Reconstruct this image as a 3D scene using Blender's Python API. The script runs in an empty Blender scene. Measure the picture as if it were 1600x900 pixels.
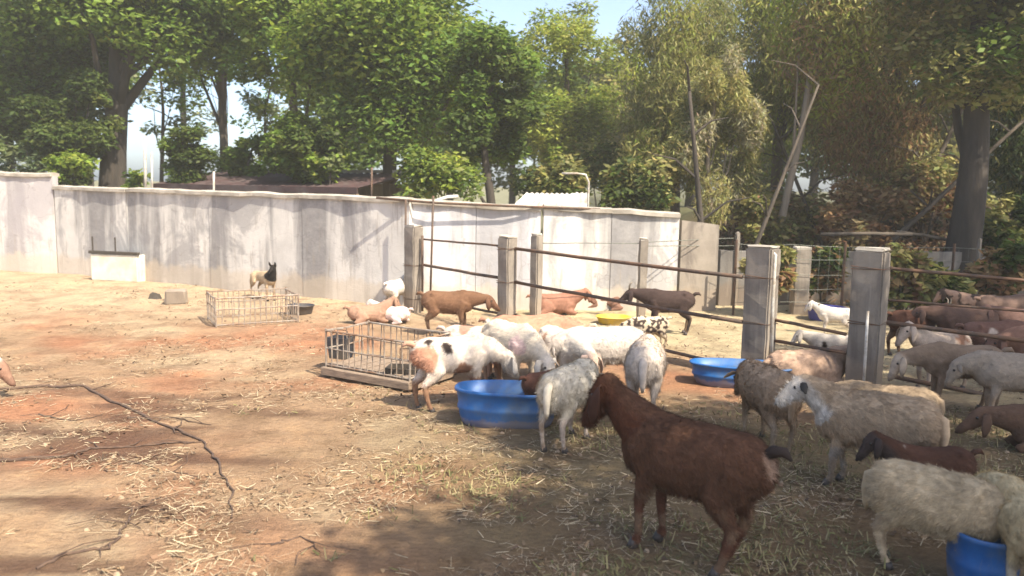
import bpy, bmesh, math, random
import numpy as np
from mathutils import Vector, Matrix, noise, Euler

random.seed(7); rng = np.random.default_rng(7)
sc = bpy.context.scene
COL = sc.collection
R = math.radians

# ------------------------------------------------------------------ camera, sky, sun, exposure
CAM_H = 1.9; FPX = 1280.0; PITCH = 7.1; ROLL = 1.0
cam = bpy.data.cameras.new('camera'); camo = bpy.data.objects.new('camera', cam); COL.objects.link(camo)
cam.sensor_width = 36.0; cam.lens = 36.0 * FPX / 1600.0
cam.clip_start = 0.05; cam.clip_end = 2000
MCAM = Matrix.Translation((0, 0, CAM_H)) @ Matrix.Rotation(R(90 - PITCH), 4, 'X') @ Matrix.Rotation(R(ROLL), 4, 'Z')
camo.matrix_world = MCAM
sc.camera = camo
cam.dof.use_dof = True; cam.dof.focus_distance = 7.0; cam.dof.aperture_fstop = 1.8
def ray(px, py):
    return (MCAM.to_3x3() @ Vector(((px - 800) / FPX, -(py - 450) / FPX, -1))).normalized()
def gp(px, py, z=0.0):
    d = ray(px, py); t = (z - CAM_H) / d.z
    return Vector((d.x * t, d.y * t, z))
def at(px, py, Y):
    d = ray(px, py); t = Y / d.y
    return Vector((d.x * t, Y, CAM_H + d.z * t))

SUN_EL = 52.0
TO_SUN = Vector((0.72 * math.cos(R(SUN_EL)), -0.69 * math.cos(R(SUN_EL)), math.sin(R(SUN_EL)))).normalized()
w = bpy.data.worlds.new('World'); sc.world = w; w.use_nodes = True
nt = w.node_tree; bg = nt.nodes['Background']
sky = nt.nodes.new('ShaderNodeTexSky'); sky.sky_type = 'NISHITA'; sky.sun_disc = False
sky.sun_elevation = R(SUN_EL); sky.sun_rotation = math.atan2(TO_SUN.x, TO_SUN.y)
sky.air_density = .7; sky.dust_density = 2.0; sky.ozone_density = 1.0
nt.links.new(sky.outputs[0], bg.inputs[0]); bg.inputs[1].default_value = 0.15
sl = bpy.data.lights.new('sun', 'SUN'); sl.energy = 4.6; sl.angle = R(0.55); sl.color = (1.0, 0.91, 0.77)
so = bpy.data.objects.new('sun', sl); COL.objects.link(so)
so.rotation_euler = TO_SUN.to_track_quat('Z', 'Y').to_euler(); so.location = (20, -20, 30)
sc.view_settings.view_transform = 'Standard'; sc.view_settings.look = 'None'
sc.view_settings.exposure = 1.3; sc.view_settings.gamma = 1.0
sc.render.engine = 'CYCLES'

# ------------------------------------------------------------------ helpers
def tag(o, label=None, cat=None, group=None, kind=None):
    if label: o['label'] = label
    if cat: o['category'] = cat
    if group: o['group'] = group
    if kind: o['kind'] = kind
    return o
def empty(name, loc=(0, 0, 0), rz=0.0, **k):
    o = bpy.data.objects.new(name, None); COL.objects.link(o); o.location = loc; o.rotation_euler = (0, 0, rz)
    o.empty_display_size = 0.1
    return tag(o, **k)
def mesh_obj(name, verts, faces, mat, parent=None, smooth=False, loc=None, **k):
    me = bpy.data.meshes.new(name); me.from_pydata([tuple(v) for v in verts], [], faces)
    if smooth: me.polygons.foreach_set('use_smooth', [True] * len(me.polygons))
    me.materials.append(mat); me.update()
    o = bpy.data.objects.new(name, me); COL.objects.link(o)
    if parent: o.parent = parent
    if loc is not None: o.location = loc
    return tag(o, **k)
def inst(name, me, parent=None, loc=(0, 0, 0), rot=(0, 0, 0), scale=(1, 1, 1)):
    o = bpy.data.objects.new(name, me); COL.objects.link(o); o.parent = parent
    o.location = loc; o.rotation_euler = rot; o.scale = scale
    return o
class MB:
    def __init__(s): s.v = []; s.f = []
    def add(s, v, f):
        n = len(s.v); s.v += [Vector(p) for p in v]; s.f += [tuple(i + n for i in q) for q in f]
    def box(s, c, d, rz=0.0, jit=0.0, bev=0.0):
        c = Vector(c); hx, hy, hz = d[0] / 2, d[1] / 2, d[2] / 2
        vs = []
        M = Matrix.Rotation(rz, 3, 'Z')
        if bev > 0:
            bm = bmesh.new(); bmesh.ops.create_cube(bm, size=1.0)
            bmesh.ops.scale(bm, vec=d, verts=bm.verts)
            bmesh.ops.bevel(bm, geom=bm.edges[:], offset=bev, segments=1, affect='EDGES')
            vs = [c + M @ (v.co + Vector([random.uniform(-jit, jit) for _ in range(3)])) for v in bm.verts]
            bm.verts.index_update()
            fs = [[v.index for v in f.verts] for f in bm.faces]; bm.free(); s.add(vs, fs); return s
        for x in (-hx, hx):
            for y in (-hy, hy):
                for z in (-hz, hz):
                    vs.append(c + M @ Vector((x + random.uniform(-jit, jit), y + random.uniform(-jit, jit), z + random.uniform(-jit, jit))))
        s.add(vs, [(0, 1, 3, 2), (4, 6, 7, 5), (0, 4, 5, 1), (2, 3, 7, 6), (0, 2, 6, 4), (1, 5, 7, 3)])
        return s
    def tube(s, pts, rad, n=8, flat=None, side=None, cap=True):
        """rings round a polyline; rad: float or list of r or (w,h)"""
        pts = [Vector(p) for p in pts]; m = len(pts)
        if not isinstance(rad, (list, tuple)): rad = [rad] * m
        base = len(s.v); prev = None
        for i, p in enumerate(pts):
            t = (pts[min(i + 1, m - 1)] - pts[max(i - 1, 0)]).normalized()
            if side is not None:
                u = Vector(side); u = (u - t * u.dot(t)).normalized()
            elif prev is None:
                a = Vector((0, 0, 1)) if abs(t.z) < .9 else Vector((1, 0, 0)); u = t.cross(a).normalized()
            else: u = (prev - t * prev.dot(t)).normalized()
            prev = u; v = t.cross(u).normalized()
            r = rad[i]; rw, rh = r if isinstance(r, (tuple, list)) else (r, r)
            for k in range(n):
                a = 2 * math.pi * k / n
                s.v.append(p + u * (rw * math.cos(a)) + v * (rh * math.sin(a)))
        for i in range(m - 1):
            for k in range(n):
                a = base + i * n + k; b = base + i * n + (k + 1) % n
                s.f.append((a, b, b + n, a + n))
        if cap:
            s.f.append(tuple(base + k for k in reversed(range(n))))
            s.f.append(tuple(base + (m - 1) * n + k for k in range(n)))
        return s
    def build(s, name, mat, parent=None, smooth=False, **k):
        return mesh_obj(name, s.v, s.f, mat, parent, smooth, **k)

# ------------------------------------------------------------------ materials
MATS = {}
def newmat(name):
    m = bpy.data.materials.new(name); m.use_nodes = True; MATS[name] = m
    return m, m.node_tree, m.node_tree.nodes['Principled BSDF']
def nd(t, kind, **k):
    n = t.nodes.new(kind)
    for a, b in k.items():
        if hasattr(n, a): setattr(n, a, b)
        else: n.inputs[a].default_value = b
    return n
def ramp(t, fac, stops):
    r = t.nodes.new('ShaderNodeValToRGB'); e = r.color_ramp.elements
    while len(e) < len(stops): e.new(0.5)
    for i, (p, c) in enumerate(stops): e[i].position = p; e[i].color = (*c, 1) if len(c) == 3 else c
    t.links.new(fac, r.inputs[0]); return r
def mix(t, fac, a, b, mode='MIX'):
    m = t.nodes.new('ShaderNodeMix'); m.data_type = 'RGBA'; m.blend_type = mode
    for sock, val in ((m.inputs[0], fac), (m.inputs[6], a), (m.inputs[7], b)):
        if hasattr(val, 'node'): t.links.new(val, sock)
        elif isinstance(val, (int, float)): sock.default_value = val
        else: sock.default_value = (*val, 1)
    return m.outputs[2]
def coords(t, scale=(1, 1, 1), kind='Object'):
    c = t.nodes.new('ShaderNodeTexCoord'); mp = t.nodes.new('ShaderNodeMapping'); mp.inputs['Scale'].default_value = scale
    t.links.new(c.outputs[kind], mp.inputs[0]); return mp.outputs[0]
def noi(t, vec, scale, detail=5, rough=.6, dist=0):
    n = t.nodes.new('ShaderNodeTexNoise'); n.inputs['Scale'].default_value = scale; n.inputs['Detail'].default_value = detail
    n.inputs['Roughness'].default_value = rough; n.inputs['Distortion'].default_value = dist
    t.links.new(vec, n.inputs['Vector']); return n.outputs['Fac']
def bump(t, b, h, strength=.3, dist=.01):
    n = t.nodes.new('ShaderNodeBump'); n.inputs['Strength'].default_value = strength; n.inputs['Distance'].default_value = dist
    t.links.new(h, n.inputs['Height']); t.links.new(n.outputs[0], b.inputs['Normal'])
def simple(name, c1, c2, scale=8, rough=.85, bs=.3, bd=.004, stretch=(1, 1, 1), metal=0, mid=None, dirt=None):
    m, t, b = newmat(name); v = coords(t, stretch)
    f = noi(t, v, scale); st = [(.3, c1), (.7, c2)]
    r = ramp(t, f, st).outputs[0]
    if dirt:
        f2 = ramp(t, noi(t, v, scale * .35, 6, .7), [(.45, (0, 0, 0)), (.62, (1, 1, 1))]).outputs[0]
        r = mix(t, f2, r, dirt)
    t.links.new(r, b.inputs['Base Color']); b.inputs['Roughness'].default_value = rough; b.inputs['Metallic'].default_value = metal
    bump(t, b, noi(t, v, scale * 4, 6, .7), bs, bd)
    return m
def attr_mat(name, attr='tint', rough=.9, nscale=30, amt=.25, bs=.4, bd=.004, spec=.3, trans=0.0):
    m, t, b = newmat(name)
    a = t.nodes.new('ShaderNodeAttribute'); a.attribute_name = attr
    v = coords(t)
    k = ramp(t, noi(t, v, nscale, 6, .7), [(.25, (1 - amt,) * 3), (.75, (1 + amt,) * 3)]).outputs[0]
    c = mix(t, 1.0, a.outputs['Color'], k, 'MULTIPLY')
    t.links.new(c, b.inputs['Base Color']); b.inputs['Roughness'].default_value = rough
    b.inputs['Specular IOR Level'].default_value = spec
    if bs: bump(t, b, noi(t, v, nscale * 2.5, 5, .7), bs, bd)
    if trans:
        tr = t.nodes.new('ShaderNodeBsdfTranslucent'); t.links.new(c, tr.inputs[0])
        ms = t.nodes.new('ShaderNodeMixShader'); ms.inputs[0].default_value = trans
        t.links.new(b.outputs[0], ms.inputs[1]); t.links.new(tr.outputs[0], ms.inputs[2])
        t.links.new(ms.outputs[0], t.nodes['Material Output'].inputs[0])
    return m
M_leaf = attr_mat('leaf', rough=.6, nscale=.7, amt=.3, bs=0, spec=.3, trans=.5)
M_straw = attr_mat('straw', rough=.8, nscale=5, amt=.2, bs=0, trans=.1)
M_coat = attr_mat('coat', rough=.92, nscale=22, amt=.2, bs=.6, bd=.006, spec=.12)
M_hair = attr_mat('hair', rough=.85, nscale=10, amt=.3, bs=0, spec=.15)
M_bark = simple('bark', (.05, .04, .03), (.14, .11, .08), 5, .95, .8, .03, (1, 1, .25))
M_barkd = simple('dark_bark', (.025, .02, .016), (.07, .055, .04), 4, .95, .8, .03, (1, 1, .25))
M_barkm = simple('grey_brown_bark', (.15, .12, .09), (.27, .22, .16), 4, .9, .6, .02, (1, 1, .3))
M_barkl = simple('pale_bark', (.28, .23, .17), (.48, .42, .33), 4, .9, .6, .02, (1, 1, .3))
M_horn = simple('horn', (.10, .08, .06), (.22, .18, .13), 30, .6, .5, .002)
M_hoof = simple('hoof', (.03, .025, .02), (.08, .06, .05), 30, .6)
M_eye, _t, _b = newmat('eye'); _b.inputs['Base Color'].default_value = (.01, .008, .006, 1); _b.inputs['Roughness'].default_value = .15
M_steel = simple('rusty_steel', (.05, .035, .027), (.12, .08, .055), 14, .8, .4, .003, metal=.2, dirt=(.15, .08, .045))
M_galv = simple('pale_pipe', (.42, .40, .36), (.62, .59, .52), 12, .6, .3, .002, metal=.2, dirt=(.30, .24, .17))
M_cage = simple('tarnished_wire', (.20, .16, .12), (.38, .33, .27), 16, .7, .3, .002, metal=.2, dirt=(.20, .11, .06))
M_wood = simple('weathered_wood', (.14, .10, .07), (.30, .22, .15), 9, .9, .6, .006, (1, 6, 6))
M_black = simple('black_plastic', (.012, .014, .02), (.04, .045, .06), 9, .5, .3, .003, dirt=(.10, .08, .06))
M_blue = simple('blue_plastic', (.006, .075, .25), (.010, .12, .36), 7, .5, .25, .003, dirt=(.07, .12, .20))
def muddy(m, scale, top, col=(.26, .18, .11), amt=.7):
    t = m.node_tree; b = t.nodes['Principled BSDF']; src = b.inputs['Base Color'].links[0].from_socket
    tc = t.nodes.new('ShaderNodeTexCoord'); sp = t.nodes.new('ShaderNodeSeparateXYZ'); t.links.new(tc.outputs['Object'], sp.inputs[0])
    a = t.nodes.new('ShaderNodeMath'); a.operation = 'MULTIPLY_ADD'; t.links.new(noi(t, tc.outputs['Object'], scale, 8, .75), a.inputs[0]); a.inputs[1].default_value = -top * 2.4; t.links.new(sp.outputs[2], a.inputs[2])
    f = ramp(t, a.outputs[0], [(0, (amt,) * 3), (.02, (0, 0, 0))]).outputs[0]
    f2 = ramp(t, noi(t, coords(t, (9, 9, 1.5)), 6, 6, .8), [(.58, (0, 0, 0)), (.66, (.5,) * 3)]).outputs[0]
    t.links.new(mix(t, f, mix(t, f2, src, (.10, .14, .20)), col), b.inputs['Base Color'])
muddy(M_blue, 9, .055, amt=.5)
M_teal = simple('pale_blue_plastic', (.05, .28, .45), (.12, .42, .6), 8, .45)
M_violet = simple('violet_blue_plastic', (.05, .05, .22), (.09, .09, .32), 8, .5)
M_yellow = simple('yellow_plastic', (.55, .36, .02), (.72, .52, .05), 7, .55, dirt=(.45, .33, .1))
M_feed = simple('feed', (.22, .16, .09), (.5, .42, .28), 40, .95, .9, .01)
M_maroon = simple('maroon_roof', (.028, .014, .014), (.06, .028, .026), 6, .7, .3, .004, dirt=(.07, .05, .045))
M_tin = simple('pale_tin', (.55, .52, .45), (.75, .72, .64), 4, .5, .3, .003, metal=.2, dirt=(.42, .33, .24))
M_mesh = simple('mesh_wire', (.10, .11, .09), (.22, .22, .18), 12, .7, metal=.3)
M_rope = simple('twig', (.05, .03, .022), (.13, .08, .05), 20, .95, .6, .004)

# weathered plaster wall: pale render with dark vertical rain streaks and blotches
def plaster(name, base, base2, stain, amount=.5, foot=(.55, .45, .32)):
    m, t, b = newmat(name)
    v = coords(t, (1, 1, 1)); vs = coords(t, (.85, .85, .10))
    c = ramp(t, noi(t, v, 1.6, 8, .65), [(.3, base), (.7, base2)]).outputs[0]
    s = ramp(t, noi(t, vs, 1.5, 5, .6, .3), [(.47, (0, 0, 0)), (.57, (1, 1, 1))]).outputs[0]
    s2 = ramp(t, noi(t, v, 5, 8, .75), [(.3, (.62,) * 3), (.7, (1,) * 3)]).outputs[0]
    sm = mix(t, 1.0, s, s2, 'MULTIPLY'); sm = mix(t, 1.0, sm, (amount,) * 3, 'MULTIPLY')
    c = mix(t, sm, c, stain)
    bl = ramp(t, noi(t, v, .9, 7, .7, .6), [(.50, (0, 0, 0)), (.58, (.62,) * 3)]).outputs[0]
    c = mix(t, bl, c, tuple(q * 1.35 for q in stain))
    ck = t.nodes.new('ShaderNodeTexVoronoi'); ck.feature = 'DISTANCE_TO_EDGE'; ck.inputs['Scale'].default_value = .9
    wv = t.nodes.new('ShaderNodeVectorMath'); wv.operation = 'ADD'; nz = t.nodes.new('ShaderNodeTexNoise'); nz.inputs['Scale'].default_value = 2.5; t.links.new(v, nz.inputs['Vector']); t.links.new(v, wv.inputs[0]); t.links.new(nz.outputs['Color'], wv.inputs[1]); t.links.new(wv.outputs[0], ck.inputs['Vector'])
    c = mix(t, ramp(t, ck.outputs['Distance'], [(.0, (.35,) * 3), (.008, (0, 0, 0))]).outputs[0], c, (.12, .10, .09))
    f3 = ramp(t, noi(t, coords(t, (5, 5, .5)), 2.2, 4, .7), [(.56, (0, 0, 0)), (.68, (.55,) * 3)]).outputs[0]
    c = mix(t, f3, c, (.30, .26, .21))
    # soil splashed up from the ground
    sp = t.nodes.new('ShaderNodeSeparateXYZ'); tc = t.nodes.new('ShaderNodeTexCoord'); t.links.new(tc.outputs['Object'], sp.inputs[0])
    a = t.nodes.new('ShaderNodeMath'); a.operation = 'MULTIPLY_ADD'; t.links.new(noi(t, v, 3, 5), a.inputs[0]); a.inputs[1].default_value = -.6
    t.links.new(sp.outputs[2], a.inputs[2])
    g = ramp(t, a.outputs[0], [(-.0, (.5,) * 3), (.10, (0, 0, 0))]).outputs[0]
    c = mix(t, g, c, foot)
    t.links.new(c, b.inputs['Base Color']); b.inputs['Roughness'].default_value = .95
    bump(t, b, noi(t, v, 18, 8, .75), .5, .012)
    return m
M_plaster = plaster('stained_plaster', (.50, .475, .43), (.68, .645, .58), (.19, .18, .175), 1.0)
M_plaster2 = plaster('grey_white_plaster', (.52, .51, .50), (.70, .68, .65), (.29, .28, .28), .85)
M_plaster3 = plaster('lilac_grey_plaster', (.44, .41, .39), (.58, .54, .50), (.24, .22, .22), .85)
M_plaster4 = plaster('shade_grey_blockwork', (.13, .12, .105), (.21, .19, .165), (.08, .07, .06), .8, (.20, .14, .09))  # grey darkened so part of the tree shade sits in the colour
M_coping = simple('coping', (.22, .19, .15), (.50, .45, .37), 3, .95, .6, .01)
M_conc = plaster('post_concrete', (.19, .16, .125), (.32, .275, .22), (.085, .07, .058), .95, (.30, .23, .16))
M_block = simple('limewashed_concrete', (.56, .52, .42), (.70, .66, .55), 5, .9, .5, .006, dirt=(.55, .46, .33))

# ------------------------------------------------------------------ ground
def fbm(x, y, s, o=4, z=0.0):
    return noise.fractal(Vector((x * s, y * s, z)), 1.0, 2.0, o)
FP = [gp(650, 487), gp(791, 521), gp(1182, 588), gp(1352, 612)]     # the four front fence posts
def beyond(x, y):      # how far behind the fence line
    # polyline of the fence, extended both ways
    a, b = FP[0], FP[2]
    d = (b - a).xy.normalized(); n = Vector((-d.y, d.x))
    if n.y < 0: n = -n
    return (Vector((x, y)) - a.xy).dot(n)
def height(x, y):
    r = math.hypot(x, y - 6)
    z = .022 * fbm(x, y, .9) + .010 * fbm(x, y, 4.0, 3) + .006 * fbm(x, y, 12., 2)
    if r > 16: z *= max(0, 1 - (r - 16) / 8)
    # brown bank behind the right pen
    k = max(0., min(1., (y - 13.4) / 5.0)) * max(0., min(1., (x - 3.2) / 2.5)); k = k * k * (3 - 2 * k)
    z += k * (1.25 + .25 * fbm(x, y, .35))
    return z
def axis(lo, hi, a, b, step):
    v = list(np.arange(a, b + 1e-6, step)); s = step; x = a
    while x > lo: s *= 1.22; x -= s; v.insert(0, x)
    s = step; x = b
    while x < hi: s *= 1.22; x += s; v.append(x)
    return v
xs = axis(-420, 420, -8, 9, .075); ys = axis(-120, 900, 2.2, 19, .075)
gv = [(x, y, height(x, y)) for y in ys for x in xs]; nx = len(xs)
gf = [(j * nx + i, j * nx + i + 1, (j + 1) * nx + i + 1, (j + 1) * nx + i) for j in range(len(ys) - 1) for i in range(nx - 1)]
def sm(a, b, x):
    if a > b: return 1 - sm(b, a, x)
    t = max(0., min(1., (x - a) / (b - a))); return t * t * (3 - 2 * t)
def soil(x, y):
    tan = Vector((.355, .235, .14)); orange = Vector((.39, .185, .10)); pale = Vector((.46, .355, .225)); olive = Vector((.18, .135, .07)); litter = Vector((.13, .075, .045))
    c = tan.lerp(orange, sm(-.15, .45, fbm(x, y, .55, 4, 3)) * .9)
    c = c.lerp(pale, sm(.0, .5, fbm(x, y, .8, 5, 9)) * .7)
    # pale trodden ground by the wall and in the pen
    c = c.lerp(Vector((.50, .38, .245)), sm(9.5, 13.0, y) * .85)
    c = c.lerp(Vector((.50, .42, .26)), sm(-.2, .9, beyond(x, y) + .3 * fbm(x, y, 1.2)) * .85)
    # hay, dung and moss trodden in near the troughs
    o = sm(-1.6, .6, x + .9 * fbm(x, y, .6, 4, 5)) * (1 - sm(6.0, 8.2, y + .6 * fbm(x, y, .8)))
    c = c.lerp(olive, o * .8)
    c = c.lerp(Vector((.12, .065, .042)), .85 * sm(.06, .36, noise.fractal(Vector((x * .45 + 5, y * 1.9, 2.0)), 1.0, 2.0, 5)) * sm(-.5, -2.2, x) * sm(8.5, 6.5, y))
    o2 = sm(.05, .5, fbm(x, y, 2.2, 5, 20)); c = c.lerp(Vector((.17, .10, .06)), o2 * .35)
    c = c.lerp(litter, sm(13.6, 14.6, y) * sm(2.6, 4.0, x))
    c = c.lerp(Vector((.10, .11, .05)), sm(19, 26, math.hypot(x, y)) * .8)
    return c
gcol = np.array([(*soil(x, y), 1.0) for (x, y, z) in gv], dtype=np.float32)
M_ground, t, b = newmat('soil')
a = t.nodes.new('ShaderNodeAttribute'); a.attribute_name = 'tint'
v = coords(t)
k1 = ramp(t, noi(t, v, 2.2, 9, .72, .4), [(.28, (.62, .58, .52)), (.5, (1, 1, 1)), (.74, (1.32, 1.27, 1.15))]).outputs[0]
c = mix(t, 1., a.outputs['Color'], k1, 'MULTIPLY')
k2 = ramp(t, noi(t, coords(t, (1, 2.6, 1)), 13, 8, .75), [(.3, (.66, .62, .58)), (.52, (1, 1, 1)), (.72, (1.22, 1.2, 1.1))]).outputs[0]
c = mix(t, 1., c, k2, 'MULTIPLY')
vo = t.nodes.new('ShaderNodeTexVoronoi'); vo.inputs['Scale'].default_value = 38; t.links.new(v, vo.inputs['Vector'])
sp = ramp(t, vo.outputs['Distance'], [(.0, (1, 1, 1)), (.16, (0, 0, 0))]).outputs[0]
pk = ramp(t, noi(t, v, 3.5, 4), [(.5, (0, 0, 0)), (.62, (.8,) * 3)]).outputs[0]
c = mix(t, mix(t, 1., sp, pk, 'MULTIPLY'), c, (.06, .04, .028))
t.links.new(c, b.inputs['Base Color']); b.inputs['Roughness'].default_value = .97; b.inputs['Specular IOR Level'].default_value = .15
vh = t.nodes.new('ShaderNodeTexVoronoi'); vh.inputs['Scale'].default_value = 8.5; vh.feature = 'SMOOTH_F1'; t.links.new(coords(t, (1, 1, .1)), vh.inputs['Vector'])
dimp = ramp(t, vh.outputs['Distance'], [(.0, (0, 0, 0)), (.32, (.55,) * 3), (.5, (.5,) * 3)]).outputs[0]
hh = t.nodes.new('ShaderNodeMath'); hh.operation = 'ADD'; t.links.new(noi(t, v, 9, 9, .75), hh.inputs[0]); t.links.new(noi(t, v, 55, 4, .7), hh.inputs[1])
h2 = t.nodes.new('ShaderNodeMath'); h2.operation = 'ADD'; t.links.new(hh.outputs[0], h2.inputs[0]); t.links.new(dimp, h2.inputs[1])
bump(t, b, h2.outputs[0], .95, .035)
g = mesh_obj('ground', gv, gf, M_ground, smooth=True, kind='structure', label='bare orange and tan dirt yard strewn with straw')
at_ = g.data.color_attributes.new('tint', 'FLOAT_COLOR', 'POINT'); at_.data.foreach_set('color', gcol.ravel())

def fast_mesh(name, V, nper, C, mat, parent=None, **k):
    """V: (n*nper,3) verts, nper-gons, C per-face colour (n,3)"""
    n = len(V) // nper
    me = bpy.data.meshes.new(name); me.vertices.add(n * nper); me.vertices.foreach_set('co', V.astype(np.float32).ravel())
    me.loops.add(n * nper); me.loops.foreach_set('vertex_index', np.arange(n * nper, dtype=np.int32))
    me.polygons.add(n); me.polygons.foreach_set('loop_start', np.arange(0, n * nper, nper, dtype=np.int32))
    me.update(calc_edges=True)
    ca = me.color_attributes.new('tint', 'FLOAT_COLOR', 'POINT')
    cc = np.ones((n * nper, 4), dtype=np.float32); cc[:, :3] = np.repeat(C, nper, axis=0)
    ca.data.foreach_set('color', cc.ravel()); me.materials.append(mat)
    o = bpy.data.objects.new(name, me); COL.objects.link(o)
    if parent: o.parent = parent
    return tag(o, **k)

# straw, twigs and leaf litter lying loose on the dirt
def scatter(name, n, region, lens, wid, cols, lift=.006, tilt=.15, **k):
    P = []; C = []
    while len(P) < n:
        x, y = region()
        if x is None: continue
        P.append((x, y, height(x, y) + random.uniform(.001, lift)))
    P = np.array(P); L = rng.uniform(lens[0], lens[1], n)[:, None] / 2; W = rng.uniform(wid[0], wid[1], n)[:, None] / 2
    a = rng.uniform(0, 6.283, n); el = rng.normal(0, tilt, n)
    d = np.stack([np.cos(a) * np.cos(el), np.sin(a) * np.cos(el), np.abs(np.sin(el))], 1)
    s = np.stack([-np.sin(a), np.cos(a), rng.normal(0, .4, n)], 1)
    P[:, 2:3] += np.abs(d[:, 2:3]) * L
    V = np.stack([P - d * L - s * W, P - d * L + s * W, P + d * L + s * W * .6, P + d * L - s * W * .6], 1).reshape(-1, 3)
    cols = np.array(cols); C = cols[rng.integers(0, len(cols), n)] * rng.uniform(.75, 1.2, (n, 1))
    return fast_mesh(name, V, 4, C, M_straw, **k)
def yard():
    y = 2.6 + 12.5 * random.random() ** 1.7; x = random.uniform(-.68, .68) * y
    f = fbm(x, y, .9, 4, 40) + fbm(x, y, 3.1, 3, 11) * .5
    if f < random.uniform(-.25, .35): return None, None
    return x, y
scatter('straw', 34000, yard, (.02, .11), (.002, .005), [(.46, .36, .22), (.52, .42, .27), (.38, .28, .17), (.28, .19, .11)], .012, .12,
        label='loose pale straw strewn over the dirt yard', cat='straw', kind='stuff')
scatter('leaf_litter', 7000, yard, (.012, .05), (.008, .026), [(.14, .09, .05), (.20, .12, .07), (.10, .065, .04), (.26, .17, .09)], .010, .3,
        label='small dark leaf litter and droppings scattered over the yard', cat='leaf litter', kind='stuff')
def mossy():
    y = random.uniform(2.7, 7.2); x = random.uniform(-.35, .66) * y
    f = fbm(x, y, 1.1, 4, 70) + .12 * x
    if f < random.uniform(-.05, .55): return None, None
    return x, y
scatter('trodden_grass', 10000, mossy, (.02, .07), (.004, .010), [(.18, .165, .06), (.24, .20, .09), (.32, .26, .13), (.13, .12, .05)], .012, .6,
        label='trodden olive grass and hay stubble near the feeding trough', cat='grass', kind='stuff')
def bankp():
    x = random.uniform(2.8, 13); y = random.uniform(13.5, 22)
    return x, y
scatter('dry_leaf_litter', 26000, bankp, (.05, .22), (.02, .07), [(.20, .11, .06), (.30, .18, .10), (.12, .07, .04), (.38, .27, .17), (.16, .15, .06)], .10, .5,
        label='reddish dry leaves and twigs on the bank behind the pen', cat='leaf litter', kind='stuff')
def stones(n, region, name, cols, rr):
    V = []; F = []; 
    for i in range(n):
        x, y = region()
        if x is None: continue
        r = random.uniform(*rr); z = height(x, y) + r * .2; b0 = len(V)
        ph = random.uniform(0, 6)
        for k in range(6):
            a = ph + k * math.pi / 3; q = r * random.uniform(.75, 1.2); V.append((x + math.cos(a) * q, y + math.sin(a) * q, z - r * .4))
        for k in range(4):
            a = ph + k * math.pi / 2; q = r * random.uniform(.4, .7); V.append((x + math.cos(a) * q, y + math.sin(a) * q, z + r * random.uniform(.3, .55)))
        F.append((b0 + 6, b0 + 7, b0 + 8, b0 + 9))
        F += [(b0, b0 + 1, b0 + 7, b0 + 6), (b0 + 1, b0 + 2, b0 + 7), (b0 + 2, b0 + 3, b0 + 8, b0 + 7), (b0 + 3, b0 + 4, b0 + 9, b0 + 8), (b0 + 4, b0 + 5, b0 + 9), (b0 + 5, b0, b0 + 6, b0 + 9)]
    return V, F
V, F = stones(1500, yard, 'pebbles', None, (.006, .022))
mesh_obj('pebbles', V, F, simple('pebble', (.22, .15, .09), (.42, .31, .2), 3), label='small tan stones and clods lying in the dirt', cat='stones', kind='stuff')

# ------------------------------------------------------------------ boundary wall
def wall_run(px0, b0, t0, px1, b1, t1, mat, name, label, thick=.16, n=1, cope=True, cop_h=.06, step=None, **kw):
    A = gp(px0, b0); B = gp(px1, b1)
    hA = at(px0, t0, A.y).z; hB = at(px1, t1, B.y).z
    L = (B - A).length; ang = math.atan2(B.y - A.y, B.x - A.x)
    e = empty(name, A, ang, label=label, cat='wall', **kw)
    for i in range(n):
        x0, x1 = L * i / n, L * (i + 1) / n
        z0 = hA + (hB - hA) * i / n - cop_h; z1 = hA + (hB - hA) * (i + 1) / n - cop_h
        nseg = max(2, int((x1 - x0) / .25)); V = []; F = []
        gap = .004 if n > 1 else 0
        off = random.uniform(-.006, .006)
        for j in range(nseg + 1):
            x = x0 + gap + (x1 - x0 - 2 * gap) * j / nseg; zt = z0 + (z1 - z0) * j / nseg + random.uniform(-.008, .008)
            for (yy, zz) in ((off, -.15), (off, zt), (off + thick, zt), (off + thick, -.15)): V.append((x, yy, zz))
        for j in range(nseg):
            q = j * 4
            F += [(q, q + 4, q + 5, q + 1), (q + 1, q + 5, q + 6, q + 2), (q + 2, q + 6, q + 7, q + 3)]
        F += [(0, 1, 2, 3), (nseg * 4 + 3, nseg * 4 + 2, nseg * 4 + 1, nseg * 4)]
        mesh_obj('wall_panel', V, F, mat, e)
        if cope:
            V = []; F = []
            for j in range(nseg + 1):
                x = x0 + (x1 - x0) * j / nseg; zt = z0 + (z1 - z0) * j / nseg + random.uniform(-.012, .012)
                o1 = random.uniform(-.02, .018)
                for (yy, zz) in ((-.05 + o1, zt - .01), (-.05 + o1, zt + cop_h - .012), (thick / 2, zt + cop_h + .012), (thick + .05, zt + cop_h - .012), (thick + .05, zt - .01)): V.append((x, yy, zz))
            for j in range(nseg):
                q = j * 5
                for s_ in range(5): F.append((q + s_, q + (s_ + 1) % 5, q + 5 + (s_ + 1) % 5, q + 5 + s_))
            F += [tuple(range(5))[::-1], tuple(nseg * 5 + s_ for s_ in range(5))]
            mesh_obj('coping', V, F, M_coping, e)
    return e, A, B, ang, hA, hB
wall_run(-260, 412, 262, 89, 426, 271, M_plaster3, 'boundary_wall', 'taller lilac grey wall section at far left with weathered coping')
wall_run(91, 426, 290, 640, 480, 309, M_plaster, 'boundary_wall', 'long cream plaster wall with dark rain stains behind the dog', n=4)
wall_run(644, 479, 312, 842, 485, 323, M_plaster2, 'boundary_wall', 'pale bluish white wall section behind the second fence post', n=2)
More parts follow.
